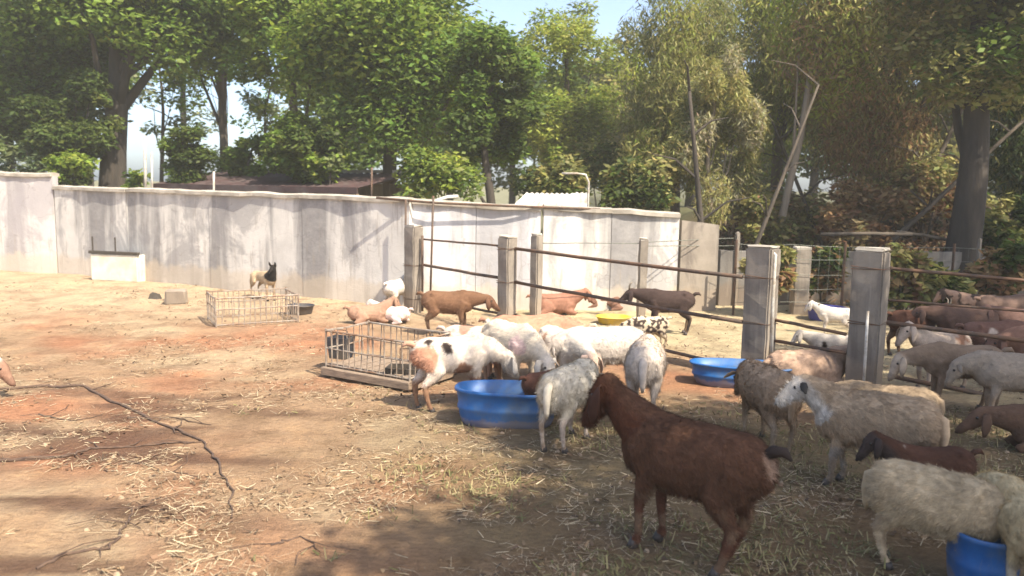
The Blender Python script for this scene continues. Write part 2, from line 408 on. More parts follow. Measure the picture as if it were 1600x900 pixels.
wall_run(846, 485, 320, 1056, 487, 332, M_plaster, 'boundary_wall', 'low cream wall with rough coping behind the inner pen', n=2)
wall_run(1060, 487, 338, 1118, 486, 346, M_conc, 'boundary_wall', 'short wall stub at the right end of the cream wall, shade painted in as a darker tone', cope=False)  # shade on this wall end is painted by using a darker material
# shaded low wall behind the right-hand pen
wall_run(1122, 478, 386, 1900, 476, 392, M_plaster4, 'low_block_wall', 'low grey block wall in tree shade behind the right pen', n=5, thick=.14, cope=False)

# rusty pipe along the top of the wall and thin uprights
def pipe(name, pts, r, mat, label, cat='pipe', group=None):
    p0 = Vector(pts[0]); mb = MB(); mb.tube([Vector(p) - p0 for p in pts], r, 8)
    o = mb.build(name, mat, smooth=True, loc=p0, label=label, cat=cat, group=group); return o
def wpt(px, py, pb, off=.10):  # point just before the wall whose base is at pb
    Y = gp(px, pb).y - off; return at(px, py, Y)
pipe('rail_pipe', [wpt(588, 309, 477), wpt(680, 317, 481), wpt(800, 322, 484), wpt(938, 327, 485)], .018, M_steel, 'rusty pipe running along the top of the wall above the fence')
pipe('upright_pipe', [wpt(633, 480, 480, .14), wpt(634, 312, 480, .14)], .016, M_steel, 'thin rusty upright pipe against the wall beside the leftmost fence post')
pipe('upright_pipe', [wpt(672, 480, 481, .14), wpt(677, 306, 481, .14)], .016, M_steel, 'thin rusty upright pipe just right of the leftmost fence post')
pipe('bent_pipe', [wpt(917, 486, 486, -.35), wpt(919, 310, 486, -.35), wpt(920, 285, 486, -.35), wpt(915, 273, 486, -.35), wpt(902, 271, 486, -.35), wpt(878, 271, 486, -.35)], .016, M_galv, 'pale pipe bent over at the top beside the tin roof')
pipe('thin_pole', [at(580, 330, 13.8), at(581, 262, 13.8)], .016, M_steel, 'thin dark pole rising behind the cream wall')
pipe('boundary_pole', [at(228, 330, 16.4), at(226, 212, 16.4)], .03, M_galv, 'taller of two pale poles behind the cream wall', 'pole')
pipe('boundary_pole', [at(238, 330, 16.3), at(237, 238, 16.3)], .022, M_galv, 'shorter of two pale poles behind the cream wall', 'pole')
pipe('boundary_pole', [at(334, 330, 16.0), at(334, 268, 16.0)], .022, M_galv, 'thin pale pole by the maroon roof', 'pole')

# maroon roofed lean-to behind the wall
def lean_to():
    A = at(240, 286, 17.6); B = at(560, 300, 15.6)
    A.z = 0; B.z = 0; L = (B - A).length; ang = math.atan2(B.y - A.y, B.x - A.x)
    e = empty('lean_to_shed', A, ang, label='long maroon roofed lean-to showing just above the cream wall', cat='shed')
    n = 60; V = []; F = []
    for i in range(n + 1):
        x = L * i / n; dz = .018 * math.cos(i * math.pi)
        V += [(x, 0, 1.80 + dz), (x, 2.2, 2.12 + dz), (x, 2.2, 2.105 + dz), (x, 0, 1.785 + dz)]
    for i in range(n):
        q = i * 4; F += [(q, q + 4, q + 5, q + 1), (q + 3, q + 2, q + 6, q + 7)]
    mesh_obj('roof_sheet', V, F, M_maroon, e)
    MB().box((L / 2, -.03, 1.76), (L, .04, .12)).build('fascia', M_maroon, e)
    MB().box((L / 2, 2.23, 2.16), (L, .05, .07)).build('ridge_beam', M_coping, e)
    for k in range(5):
        MB().box((.1 + (L - .2) * k / 4, .06, .85), (.09, .09, 1.7)).build('post', M_wood, e)
    MB().box((L / 2, 2.2, .95), (L, .1, 1.9)).build('rear_wall', M_plaster4, e)
lean_to()
def tin_roof():
    A = at(800, 323, 13.9); ang = R(-3)
    e = empty('tin_shelter', (A.x, A.y, 0), ang, label='small shelter with a pale tin roof behind the wall', cat='shelter')
    zz = at(800, 322, 13.9).z; n = 24; V = []; F = []
    for i in range(n + 1):
        x = 1.28 * i / n; dz = .012 * math.cos(i * math.pi) + (.02 if i > 18 else 0)
        V += [(x, 0, zz - .02 + dz), (x + .22 * (1 - i / n), .75, zz + .22 + dz), (x + .22 * (1 - i / n), .75, zz + .20 + dz), (x, 0, zz - .04 + dz)]
    for i in range(n):
        q = i * 4; F += [(q, q + 4, q + 5, q + 1), (q + 3, q + 2, q + 6, q + 7)]
    mesh_obj('roof_sheet', V, F, M_tin, e)
    for (x, y, h) in ((.05, .05, zz - .04), (1.2, .05, zz - .04), (.3, .7, zz + .17), (1.2, .7, zz + .17)):
        MB().box((x, y, h / 2), (.06, .06, h)).build('post', M_wood, e)
tin_roof()
pipe('leaning_board', [wpt(655, 322, 480, -.35), wpt(700, 308, 480, -.5), wpt(716, 307, 480, -.5)], .03, M_tin, 'pale strip of tin lying on the wall top near the leftmost post', 'tin strip')

# ------------------------------------------------------------------ fences
def fence_post(px, pb, pt, w, dpt, rz, label, group, mat=M_conc, chip=True, cap=True):
    P = gp(px, pb); h = at(px, pt, P.y).z
    e = empty('fence_post', P, rz, label=label, cat='fence post', group=group)
    bm = bmesh.new(); bmesh.ops.create_cube(bm, size=1.0); bmesh.ops.scale(bm, vec=(w, dpt, h + .2), verts=bm.verts)
    bmesh.ops.translate(bm, vec=(0, 0, (h + .2) / 2 - .2), verts=bm.verts)
    bmesh.ops.bevel(bm, geom=bm.edges[:], offset=.016, segments=2, affect='EDGES')
    bmesh.ops.subdivide_edges(bm, edges=[q for q in bm.edges if q.calc_length() > .4], cuts=9, use_grid_fill=True)
    for v_ in bm.verts:
        n_ = noise.noise(Vector((v_.co.x * 5 + px, v_.co.y * 5, v_.co.z * 5)))
        v_.co += Vector((n_, noise.noise(v_.co * 6 + Vector((9, px, 0))), n_ if v_.co.z > h - .03 else 0)) * .012
    me = bpy.data.meshes.new('shaft'); bm.to_mesh(me); bm.free(); me.materials.append(mat)
    me.polygons.foreach_set('use_smooth', [False] * len(me.polygons))
    inst('shaft', me, e)
    if cap: # crumbled lime-white mortar on the crown
        V = MB().box((0, 0, h + .004), (w * .92, dpt * .92, .035), 0, .012, .01)
        V.build('mortar_cap', M_coping, e)
    return P, h, e
AF = math.atan2(FP[2].y - FP[1].y, FP[2].x - FP[1].x)
GF = 'square concrete posts of the front fence'
p1 = fence_post(646, 487, 354, .22, .2, AF, 'leftmost square concrete fence post, against the cream wall', GF)
p2 = fence_post(791, 521, 370, .18, .19, AF, 'concrete fence post behind the goats at the blue trough', GF)
p3 = fence_post(1182, 588, 386, .27, .24, AF, 'thick pale topped concrete gatepost behind the second blue trough', GF)
p4 = fence_post(1348, 612, 390, .28, .24, AF, 'thickest concrete gatepost, right of the gate opening', GF)
GB = 'thin posts at the back of the inner pen'
b1 = fence_post(836, 505, 367, .13, .13, AF, 'slim grey post just right of the second concrete post', GB)
b2 = fence_post(1001, 500, 374, .12, .12, 0, 'slim dark topped post in the middle of the inner pen', GB)
b3 = fence_post(1147, 478, 362, .07, .07, 0, 'thin pale stake left of the pale topped gatepost', GB, cap=False)
b4 = fence_post(1247, 490, 388, .25, .2, 0, 'broad shaded concrete post inside the gate opening', GB)
b5 = fence_post(1522, 480, 372, .06, .06, 0, 'thin pale stake by the dark tree trunk in right pen', GB, cap=False)
def rail(name, A, B, r, mat, label, group, sag=.0, n=6):
    pts = []
    for i in range(n + 1):
        q = i / n; p = Vector(A).lerp(Vector(B), q); p.z -= sag * 4 * q * (1 - q); p.z += random.uniform(-.004, .004); p.y += random.uniform(-.004, .004); pts.append(p)
    return pipe(name, pts, r, mat, label, 'rail', group)
def rp(px, py, P, dy=0): return at(px, py, P.y + dy)
GR = 'rusty horizontal rails of the front fence'
rail('fence_rail', rp(662, 374, FP[0], -.05), rp(782, 384, FP[1], .02), .014, M_steel, 'top rusty rail in the bay beside the leftmost post', GR)
rail('fence_rail', rp(660, 414, FP[0], -.05), rp(780, 434, FP[1], .02), .021, M_steel, 'middle rusty rail above the brown goat at the wall', GR)
rail('fence_rail', rp(660, 466, FP[0], -.05), rp(780, 490, FP[1], .02), .017, M_steel, 'bottom rusty rail behind the brown goat at the wall', GR)
rail('fence_rail', rp(802, 388, FP[1]), rp(1160, 432, FP[2]), .021, M_steel, 'top rusty rail of the long bay between posts', GR, .01)
rail('fence_rail', rp(802, 440, FP[1]), rp(1160, 503, FP[2]), .021, M_steel, 'middle rusty rail of the long bay between posts', GR, .01)
rail('fence_rail', rp(802, 492, FP[1]), rp(1160, 574, FP[2]), .019, M_steel, 'bottom rusty rail of the long bay, behind the white sheep', GR, .01)
rail('fence_rail', rp(1206, 499, FP[2]), rp(1322, 522, FP[3]), .017, M_steel, 'upper rusty rail of the gate opening', GR)
rail('fence_rail', rp(1206, 532, FP[2]), rp(1322, 551, FP[3]), .017, M_steel, 'lower rusty rail of the gate opening', GR)
RE = FP[3] + Vector((3.4, -.35, 0))
rail('fence_rail', rp(1378, 418, FP[3]), rp(1700, 448, FP[3], -.1), .017, M_steel, 'top rusty rail right of the thickest gatepost', GR)
rail('fence_rail', rp(1378, 503, FP[3]), rp(1700, 546, FP[3], -.1), .022, M_steel, 'middle rusty rail right of the thickest gatepost', GR)
rail('fence_rail', rp(1378, 468, FP[3]), rp(1700, 494, FP[3], -.1), .012, M_steel, 'thin rusty rail between the top and middle rails at right', GR)
rail('fence_rail', rp(1395, 588, FP[3]), rp(1700, 650, FP[3], -.1), .022, M_steel, 'bottom rusty rail in front of the right pen', GR)
pipe('gate_pipe', [rp(1204, 585, FP[2], -.12), rp(1207, 470, FP[2], -.12), rp(1211, 398, FP[2], -.12), rp(1200, 389, FP[2], -.1)], .021, M_galv, 'pale hinge pipe fixed to the pale topped gatepost', 'pipe')
pipe('gate_pipe', [rp(1348, 622, FP[3], -.20), rp(1352, 560, FP[3], -.20), rp(1356, 486, FP[3], -.18)], .014, M_galv, 'pale lower pipe fixed to the thickest gatepost', 'pipe')
pipe('gate_pipe', [rp(1368, 612, FP[3], -.02), rp(1374, 500, FP[3], -.06), rp(1381, 418, FP[3], -.06)], .024, M_galv, 'pale upper hinge pipe right of the thickest gatepost', 'pipe')
pipe('gate_pipe', [rp(660, 486, FP[0], -.10), rp(660, 368, FP[0], -.10)], .018, M_steel, 'rusty frame pipe beside the leftmost fence post', 'pipe')
for (P_, h_, e_), w_, d_, rows in ((p1, .22, .2, (414, 466)), (p2, .18, .19, (388, 440, 492)), (p3, .27, .24, (432, 503)), (p4, .28, .24, (418, 503))):
    for row in rows:
        z_ = at(800, row, P_.y).z; px_ = 647 if e_ is p1[2] else 791 if e_ is p2[2] else 1182 if e_ is p3[2] else 1348
        z_ = at(px_, row, P_.y).z
        for dz_ in (-.012, .014):
            a_, b_ = w_ / 2 + .006, d_ / 2 + .006
            MB().tube([(-a_, -b_, z_ + dz_), (a_, -b_, z_), (a_, b_, z_ + dz_), (-a_, b_, z_), (-a_, -b_, z_ + dz_)], .004, 4).build('wire_tie', M_steel, e_)
# thin wires of the back fence
for i, (a_, b_) in enumerate((((1003, 379), (1147, 372)), ((1003, 384), (1147, 384)), ((846, 380), (1001, 380)))):
    rail('wire', at(*a_, b2[0].y if i < 2 else b1[0].y), at(*b_, b3[0].y if i < 2 else b2[0].y), .006, M_mesh,
         ['upper thin wire between the two slim back posts', 'lower thin wire between the two slim back posts', 'thin wire left of the dark topped slim post'][i], 'thin wires of the inner pen')
# wire mesh above the shaded wall
def mesh_fence():
    A = at(1150, 400, 12.4); B = at(1660, 400, 12.4); L = B.x - A.x
    e = empty('mesh_fence', (A.x, A.y, 0), 0, label='sagging wire mesh fence in shade behind the right pen', cat='fence')
    for k in range(4): MB().tube([(L * k / 3, 0, 0), (L * k / 3, 0, 1.15)], .02, 6).build('stake', M_steel, e)
    for k in range(5):
        z = .2 + .22 * k
        MB().tube([(L * j / 12, random.uniform(-.01, .01), z + random.uniform(-.02, .02)) for j in range(13)], .004, 4).build('line_wire', M_mesh, e)
    mb = MB()
    for j in range(int(L / .15)): mb.tube([(j * .15 + .07, 0, .2), (j * .15 + .07, .0, 1.08)], .0025, 3, cap=False)
    mb.build('vertical_wires', M_mesh, e, kind='stuff')
mesh_fence()

# ------------------------------------------------------------------ feeding drums, tubs, cages
def half_drum(px, pb, L, r, rz, label, h=.34, wid=.5):
    """oval feeding tub: steep sides, rounded foot, rolled rim, moulded ribs"""
    P = gp(px, pb); e = empty('feeding_trough', P, rz, label=label, cat='trough', group='blue plastic feeding troughs')
    prof = [(0, 0), (.80, 0), (.86, .02), (.90, .06), (.925, h * .42), (.95, h * .46), (.95, h * .54), (.93, h * .58), (.965, h * .9), (1.0, h * .92), (1.01, h * .98), (.99, h), (.93, h), (.86, h * .5), (.78, .05), (0, .03)]
    N = 44; V = []; F = []
    for q, z in prof:
        for k in range(N):
            a_ = 2 * math.pi * k / N; c_, s_ = math.cos(a_), math.sin(a_)
            sx = math.copysign(abs(c_) ** .72, c_); sy = math.copysign(abs(s_) ** .72, s_)
            V.append((sx * L / 2 * q, sy * wid / 2 * q, z * (1 + .02 * math.sin(a_ * 2 + px))))
    for i in range(len(prof) - 1):
        for k in range(N): a_, b_ = i * N + k, i * N + (k + 1) % N; F.append((a_, b_, b_ + N, a_ + N))
    mesh_obj('shell', V, F, M_blue, e, smooth=True)
    V = [(0, 0, h * .55)]; F = []
    for i in range(1, 7):
        for k in range(30):
            a_ = 2 * math.pi * k / 30; c_, s_ = math.cos(a_), math.sin(a_)
            sx = math.copysign(abs(c_) ** .72, c_); sy = math.copysign(abs(s_) ** .72, s_); q = .865 * i / 6
            V.append((sx * L / 2 * q, sy * wid / 2 * q, h * .5 + .03 * noise.noise(Vector((sx * q * 4, sy * q * 4, px)))))
    F = [(0, 1 + k, 1 + (k + 1) % 30) for k in range(30)]
    for i in range(5):
        for k in range(30): a_, b_ = 1 + i * 30 + k, 1 + i * 30 + (k + 1) % 30; F.append((a_, a_ + 30, b_ + 30, b_))
    mesh_obj('feed', V, F, M_feed, e, smooth=True)
    return e
D1 = half_drum(792, 661, .84, .30, R(-5), 'oval blue trough with white goats feeding from it', .30, .5)
D2 = half_drum(1156, 602, .98, .20, R(-12), 'shallow blue trough beside the pale topped gatepost', .22, .46)
D3 = half_drum(1530, 918, .36, .26, R(80), 'blue trough between the two sheep at bottom right', .30, .30)
def tub(px, pb, r, h, mat, label, cat='tub', pts=22, inner=True):
    P = gp(px, pb); e = empty('tub', P, 0, label=label, cat=cat)
    prof = [(0, 0), (r * .78, 0), (r * .84, .02), (r * .97, h * .9), (r * 1.04, h * .93), (r * 1.04, h), (r * .95, h), (r * .8, .03), (0, .025)]
    V = []; F = []
    for i, (q, z) in enumerate(prof):
        for k in range(pts): a_ = 2 * math.pi * k / pts; V.append((q * math.cos(a_) * 1.15, q * math.sin(a_), z))
    for i in range(len(prof) - 1):
        for k in range(pts): a_, b_ = i * pts + k, i * pts + (k + 1) % pts; F.append((a_, b_, b_ + pts, a_ + pts))
    mesh_obj('shell', V, F, mat, e, smooth=True)
    V = [(r * .86 * 1.15 * math.cos(k * .3142), r * .86 * math.sin(k * .3142), h * .5) for k in range(20)] + [(0, 0, h * .56)]
    mesh_obj('feed', V, [(k, (k + 1) % 20, 20) for k in range(20)], M_feed, e, smooth=True)
    return e
tub(958, 506, .21, .11, M_yellow, 'yellow tub on pale ground inside the inner pen')
tub(1290, 500, .25, .20, M_violet, 'violet blue tub in shade beyond the gate opening')
tub(470, 490, .17, .13, M_black, 'black rubber tub at the right end of the empty cage')

def wire_cage(px0, py0, px1, py1, depth, h, nlong, label, base=False):
    A = gp(px0, py0); B = gp(px1, py1); d = B - A; L = d.length; ang = math.atan2(d.y, d.x)
    e = empty('wire_cage', A, ang, label=label, cat='cage')
    z0 = .10 if base else .01
    cor = [(0, 0), (L, 0), (L, depth), (0, depth)]
    for (x, y) in cor: MB().tube([(x, y, 0), (x + random.uniform(-.01, .01), y, h + .02)], .011, 6).build('corner_post', M_cage, e)
    for i in range(4):
        a_, b_ = cor[i], cor[(i + 1) % 4]
        for z in (z0 + .02, h * .62, h):
            rr = .008 if z != h else .011
            MB().tube([(*a_, z), (*(((a_[0] + b_[0]) / 2, (a_[1] + b_[1]) / 2)), z + random.uniform(-.015, .01)), (*b_, z)], rr, 5).build('rail', M_cage, e)
    proto = None
    def bars(a_, b_, n):
        nonlocal proto
        for k in range(1, n):
            q = k / n
            if random.random() < .06: continue
            if proto is None:
                proto = MB().tube([(0, 0, z0), (.004, 0, h * .5), (0, 0, h)], .0055, 5).build('bar', M_cage, e)
                o = proto
            else: o = inst('bar', proto.data, e)
            o.location = (a_[0] + (b_[0] - a_[0]) * q, a_[1] + (b_[1] - a_[1]) * q, 0); o.rotation_euler = (random.gauss(0, .02), random.gauss(0, .03), 0)
    bars((0, 0), (L, 0), nlong); bars((0, depth), (L, depth), nlong)
    bars((0, 0), (0, depth), max(3, int(nlong * depth / L))); bars((L, 0), (L, depth), max(3, int(nlong * depth / L)))
    if base:
        for (x, y, lx, ly) in ((L / 2, -.02, L + .06, .06), (L / 2, depth + .02, L + .06, .06), (-.02, depth / 2, .06, depth), (L + .02, depth / 2, .06, depth)):
            MB().box((x, y, .06), (lx, ly, .075), 0, .003, .006).build('base_timber', M_wood, e)
        for k in range(7):
            MB().box((L * (k + .5) / 7, depth / 2, .11), (L / 7 - .02, depth - .02, .02), 0, .002).build('floor_board', M_wood, e)
    return e, A, ang, L
c1 = wire_cage(338, 512, 466, 504, .75, .38, 15, 'empty low wire cage on the dirt near the dog', False)
c2 = wire_cage(510, 588, 640, 612, .62, .46, 14, 'low wire cage on a timber base holding a dark bin', True)
# dark bin inside it and brown trough at its right-hand end
P = gp(528, 582); e = empty('bin', P + Vector((0, .15, .12)), R(-20), label='dark blue grey bin inside the timber based cage', cat='bin')
V = []; F = []
for lay, (w0, w1) in enumerate(((.075, .095), (.065, .085))):
    for z, w_ in ((0 + lay * .02, w0), (.22, w1)):
        for sx, sy in ((-1, -1), (1, -1), (1, 1), (-1, 1)): V.append((sx * w_ * 1.2, sy * w_, z))
F = [(0, 1, 5, 4), (1, 2, 6, 5), (2, 3, 7, 6), (3, 0, 4, 7), (3, 2, 1, 0), (8, 12, 13, 9), (9, 13, 14, 10), (10, 14, 15, 11), (11, 15, 12, 8), (8, 9, 10, 11), (4, 5, 13, 12), (5, 6, 14, 13), (6, 7, 15, 14), (7, 4, 12, 15)]
mesh_obj('bucket', V, F, M_black, e); MB().tube([(-.11, 0, .22), (-.07, 0, .29), (.07, 0, .29), (.11, 0, .22)], .005, 5).build('handle', M_steel, e)
def open_box(px, pb, lx, ly, h, mat, rz, name, label, cat, taper=.8, wall_=.02):
    P = gp(px, pb); e = empty(name, P, rz, label=label, cat=cat); V = []
    for z, q, o in ((0, taper, 0), (h, 1, 0), (h, 1, wall_), (wall_, taper, wall_)):
        for sx, sy in ((-1, -1), (1, -1), (1, 1), (-1, 1)): V.append((sx * (lx / 2 * q - o), sy * (ly / 2 * q - o), z))
    F = [(3, 2, 1, 0), (12, 13, 14, 15)]
    for r_ in range(3):
        for k in range(4): a_ = r_ * 4 + k; b_ = r_ * 4 + (k + 1) % 4; F.append((a_, b_, b_ + 4, a_ + 4))
    o = mesh_obj('basin', V, F, mat, e); return e
bx_ = open_box(634, 600, .36, .24, .17, M_barkd, R(-6), 'wooden_trough', 'dark brown wooden trough at the right end of the timber based cage', 'trough')
MB().tube([(-.08, .1, .17), (-.08, .1, .32), (.1, .1, .33)], .007, 5).build('bracket', M_steel, bx_)
# limewashed concrete manger by the wall
P = gp(181, 439); e = empty('concrete_manger', P, R(-14), label='white limewashed concrete manger with dark open top by the wall', cat='manger')
wm, hm, dm = 1.02, .5, .36
for (c_, d_, nm) in (((0, 0, hm / 2), (wm, .08, hm), 'front_wall'), ((0, dm, hm / 2), (wm, .08, hm), 'back_wall'), ((-wm / 2 + .04, dm / 2, hm / 2 - .003), (.08, dm - .08, hm), 'end_wall'), ((wm / 2 - .04, dm / 2, hm / 2 - .003), (.08, dm - .08, hm), 'end_wall')):
    MB().box(c_, d_, 0, .006, .012).build(nm, M_block, e)
MB().box((0, dm / 2, hm * .5), (wm - .17, dm - .09, .02)).build('feed', M_barkd, e)  # very dark sheet halfway up the manger, giving its dark interior
MB().box((0, -.02, hm + .03), (wm + .06, .07, .06), 0, .004, .008).build('rim_board', M_barkd, e)
for x in (-.48, .02): MB().tube([(x, -.0, hm + .05), (x, 0, hm + .32)], .014, 6).build('upright', M_barkd, e)
MB().box((0, 0, 0), (.30, .26, .22), R(12), .012, .02).build('concrete_block', M_conc, label='small tan concrete block right of the white manger', cat='block', loc=gp(276, 474) + Vector((0, 0, .10)))
V, F = stones(1, lambda: (0, 0), '', None, (.14, .15)); mesh_obj('rock', V, F, M_barkd, label='dark rock left of the small tan concrete block', cat='rock', loc=gp(243, 467))

# dry branches and a rope lying on the yard
def branch(pts, r, label, twigs=8, group='dark dry branches lying on the dirt'):
    r *= .8; twigs = twigs // 2
    P = [gp(*p) for p in pts]; mb = MB(); dense = []
    for i in range(len(P) - 1):
        for k in range(6):
            q = P[i].lerp(P[i + 1], k / 6); q.x += random.gauss(0, .009); q.y += random.gauss(0, .009); dense.append(q)
    dense.append(P[-1])
    for q in dense: q.z = height(q.x, q.y) + r * .6 
    n = len(dense); o = dense[0].copy(); mb.tube([q - o for q in dense], [max(.003, r * (1 - .7 * i / n) * random.uniform(.8, 1.2)) for i in range(n)], 6)
    e = empty('fallen_branch', o, 0, label=label, cat='branch', group=group)
    mb.build('stem', M_rope, e, smooth=True)
    for k in range(twigs):
        i = random.randrange(1, n - 1); a_ = random.uniform(0, 6.28); l = random.uniform(.08, .35); q = dense[i] - o
        p1_ = q + Vector((math.cos(a_) * l * .5, math.sin(a_) * l * .5, random.uniform(.0, .02))); p2_ = q + Vector((math.cos(a_ + .3) * l, math.sin(a_ + .3) * l, random.uniform(0, .03)))
        MB().tube([q, p1_, p2_], [r * .45, r * .3, .002], 5).build('twig', M_rope, e)
branch([(-60, 612), (60, 607), (130, 608), (200, 640), (262, 664), (318, 690), (338, 722), (360, 770), (362, 810)], .019, 'long dark branch curving down the left side of the yard', 14)
branch([(-60, 724), (40, 721), (100, 716), (150, 701), (210, 697), (280, 690), (316, 690)], .016, 'straight dark branch reaching in from the left edge', 10)
branch([(60, 892), (100, 868), (172, 858), (192, 826), (206, 800), (252, 778)], .013, 'crooked dark branch low at bottom left', 12)
branch([(60, 650), (110, 658), (160, 648)], .010, 'short thin twig left of the long curving branch', 6)
branch([(200, 652), (262, 650), (330, 664)], .010, 'short thin twig touching the long curving branch', 5)
branch([(420, 852), (470, 838), (500, 862)], .009, 'short dark twig at bottom centre left', 6)
branch([(190, 715), (250, 735), (312, 748)], .008, 'pale thin stalk below the straight dark branch', 4)

# ------------------------------------------------------------------ animals
def lerp(a, b, t): return a + (b - a) * t
def animal(name, kind, px, py, heading, scale, coat, label, neck=55, hp=None, yaw=0, lying=False, horn=0, vox=.016, fur=0, step=.0, ear=None, group=None, woolly=0.0, tail=None, fat=1.0, hind=0.0):
    """kind goat|sheep|dog. heading in degrees (0 = to the right). neck: pitch of neck above horizontal, negative = grazing."""
    P = gp(px, py) if not isinstance(px, Vector) else px
    P.z = height(P.x, P.y) - .004
    goat = kind == 'goat'; sheep = kind == 'sheep'; dog = kind == 'dog'
    dz = -.30 if lying else 0
    mb = MB()
    S = (0, 1, 0)
    if sheep:
        tor = [(-.41, .50, .05, .07), (-.39, .50, .11, .12), (-.31, .50, .152, .165), (-.15, .485, .168, .18), (.0, .48, .172, .185), (.15, .48, .16, .18), (.25, .50, .135, .165), (.31, .52, .09, .11), (.34, .53, .04, .05)]
    elif goat:
        tor = [(-.42, .55, .03, .04), (-.40, .545, .085, .085), (-.33, .53, .125, .135), (-.22, .515, .135, .15), (-.08, .495, .148, .168), (.06, .49, .145, .17), (.18, .505, .125, .17), (.27, .525, .10, .15), (.32, .54, .06, .09), (.34, .55, .03, .04)]
    else:
        tor = [(-.38, .50, .03, .04), (-.36, .49, .07, .08), (-.28, .48, .085, .10), (-.12, .475, .085, .10), (.04, .46, .10, .135), (.18, .465, .105, .15), (.27, .48, .09, .13), (.32, .50, .05, .07)]
    tor = [(x, z, w_ * fat, h_ * (fat if fat > 1 else 1)) for x, z, w_, h_ in tor]
    mb.tube([(x, 0, z + dz) for x, z, w_, h_ in tor], [(w_, h_) for x, z, w_, h_ in tor], 16, side=S)
    if goat:
        mb.tube([(-.36, 0, .60 + dz), (-.27, 0, .655 + dz), (-.1, 0, .645 + dz), (.08, 0, .655 + dz), (.20, 0, .675 + dz), (.26, 0, .66 + dz)], [.012, .02, .016, .018, .024, .014], 8)
        for s_ in (1, -1): mb.tube([(-.31, .07 * s_, .60 + dz), (-.25, .085 * s_, .625 + dz), (-.19, .07 * s_, .60 + dz)], [.02, .034, .02], 8)
    # neck and head
    na = R(neck); nl = .26 if goat else (.20 if sheep else .22)
    ya = R(yaw)
    nb = Vector((.24, 0, .56 + dz if not dog else .50 + dz))
    ndir = Vector((math.cos(na) * math.cos(ya * .5), math.cos(na) * math.sin(ya * .5), math.sin(na)))
    poll = nb + Vector((.05, 0, 0)) + ndir * nl
    if hp is None: hp = -50 if neck > 20 else (-35 if neck > -10 else -62)
    hpa = R(hp)
    hd = Vector((math.cos(hpa) * math.cos(ya), math.cos(hpa) * math.sin(ya), math.sin(hpa)))
    side = Vector((-math.sin(ya), math.cos(ya), 0)); up = hd.cross(side)
    if up.z < 0: up = -up
    nwid = [.10, .085, .062, .05] if not sheep else [.105, .092, .075, .058]
    nhei = [.15, .115, .08, .062] if not sheep else [.14, .12, .09, .07]
    mb.tube([nb - Vector((.06, 0, .02)), nb + ndir * nl * .35 + Vector((.02, 0, 0)), nb + ndir * nl * .75 + Vector((.04, 0, 0)), poll], list(zip(nwid, nhei)), 14, side=(side + Vector((0, 1, 0))) / 2)
    hs = 1.08 if goat else (1.0 if sheep else .92)
    hr = [(-.055, .026, .03), (-.045, .043, .048), (.0, .052, .062), (.05, .056, .064), (.10, .047, .054), (.15, .034, .041), (.195, .030, .034), (.222, .027, .028), (.234, .014, .014)]
    if dog: hr = [(-.05, .03, .03), (-.04, .045, .045), (.0, .055, .055), (.05, .05, .052), (.09, .032, .036), (.14, .026, .028), (.19, .022, .024), (.20, .01, .012)]
    mb.tube([poll + hd * (q * hs) + up * (-.014 * hs * (q / .2) if q > 0 else 0) for q, _, _ in hr], [(w_ * hs, h_ * hs) for _, w_, h_ in hr], 14, side=side)
    if sheep: mb.tube([poll + hd * .13 - up * .03, poll + hd * .05 - up * .05], [.03, .035], 8)
    # legs
    legs = []; lt = 1.12 if vox > .014 else 1.0
    for s in (1, -1):
        st = step * s
        if lying:
            f = [(.20, .085 * s, .22), (.15, .11 * s, .10), (.33, .10 * s, .045), (.22, .085 * s, .028), (.16, .085 * s, .025)]
            h = [(-.27, .09 * s, .22), (-.12, .15 * s, .13), (-.31, .17 * s, .05), (-.17, .18 * s, .03), (-.10, .18 * s, .025)]
        else:
            f = [(.21, .075 * s, .52), (.165, .088 * s, .385), (.195 + st * .5, .08 * s, .225), (.185 + st, .078 * s, .075), (.20 + st * 1.1, .078 * s, .03)]
            h = [(-.28, .075 * s, .53), (-.215, .10 * s, .375), (-.345 - st * .5 + hind * .7, .085 * s, .245), (-.315 - st + hind, .082 * s, .075), (-.295 - st * 1.1 + hind, .082 * s, .03)]
        fr = [(.06, .085), (.042, .055), (.026 * lt, .029 * lt), (.0175 * lt, .019 * lt), (.022 * lt, .024 * lt)]
        hr_ = [(.075, .125), (.055, .082), (.024 * lt, .032 * lt), (.0185 * lt, .0195 * lt), (.022 * lt, .024 * lt)]
        if dog: fr = [(a_ * .85, b_ * .8) for a_, b_ in fr]; hr_ = [(a_ * .75, b_ * .7) for a_, b_ in hr_]
        for pts, rr in ((f, fr), (h, hr_)):
            # resample smoothly
            pp = []; r2 = []
            for i in range(len(pts) - 1):
                for k in range(4):
                    q = k / 4
                    pp.append(Vector(pts[i]).lerp(Vector(pts[i + 1]), q)); r2.append((lerp(rr[i][0], rr[i + 1][0], q), lerp(rr[i][1], rr[i + 1][1], q)))
            pp.append(Vector(pts[-1])); r2.append(rr[-1])
            mb.tube(pp, r2, 9, side=S); legs.append((Vector(pts[-1]), Vector(pts[-2])))
    if goat and not lying: mb.tube([(-.22, 0, .40), (-.20, 0, .335), (-.20, 0, .31)], [.06, .045, .02], 10)
    # fuse to one skin
    me0 = bpy.data.meshes.new('tmp'); me0.from_pydata([tuple(v_) for v_ in mb.v], [], mb.f)
    to = bpy.data.objects.new('tmp', me0); COL.objects.link(to)
    rm = to.modifiers.new('r', 'REMESH'); rm.mode = 'VOXEL'; rm.voxel_size = vox; rm.use_smooth_shade = True
    smo = to.modifiers.new('s', 'SMOOTH'); smo.factor = .5; smo.iterations = 3 if vox > .013 else 4
    dg = bpy.context.evaluated_depsgraph_get(); ev = to.evaluated_get(dg)
    me = bpy.data.meshes.new_from_object(ev); me.name = 'body'
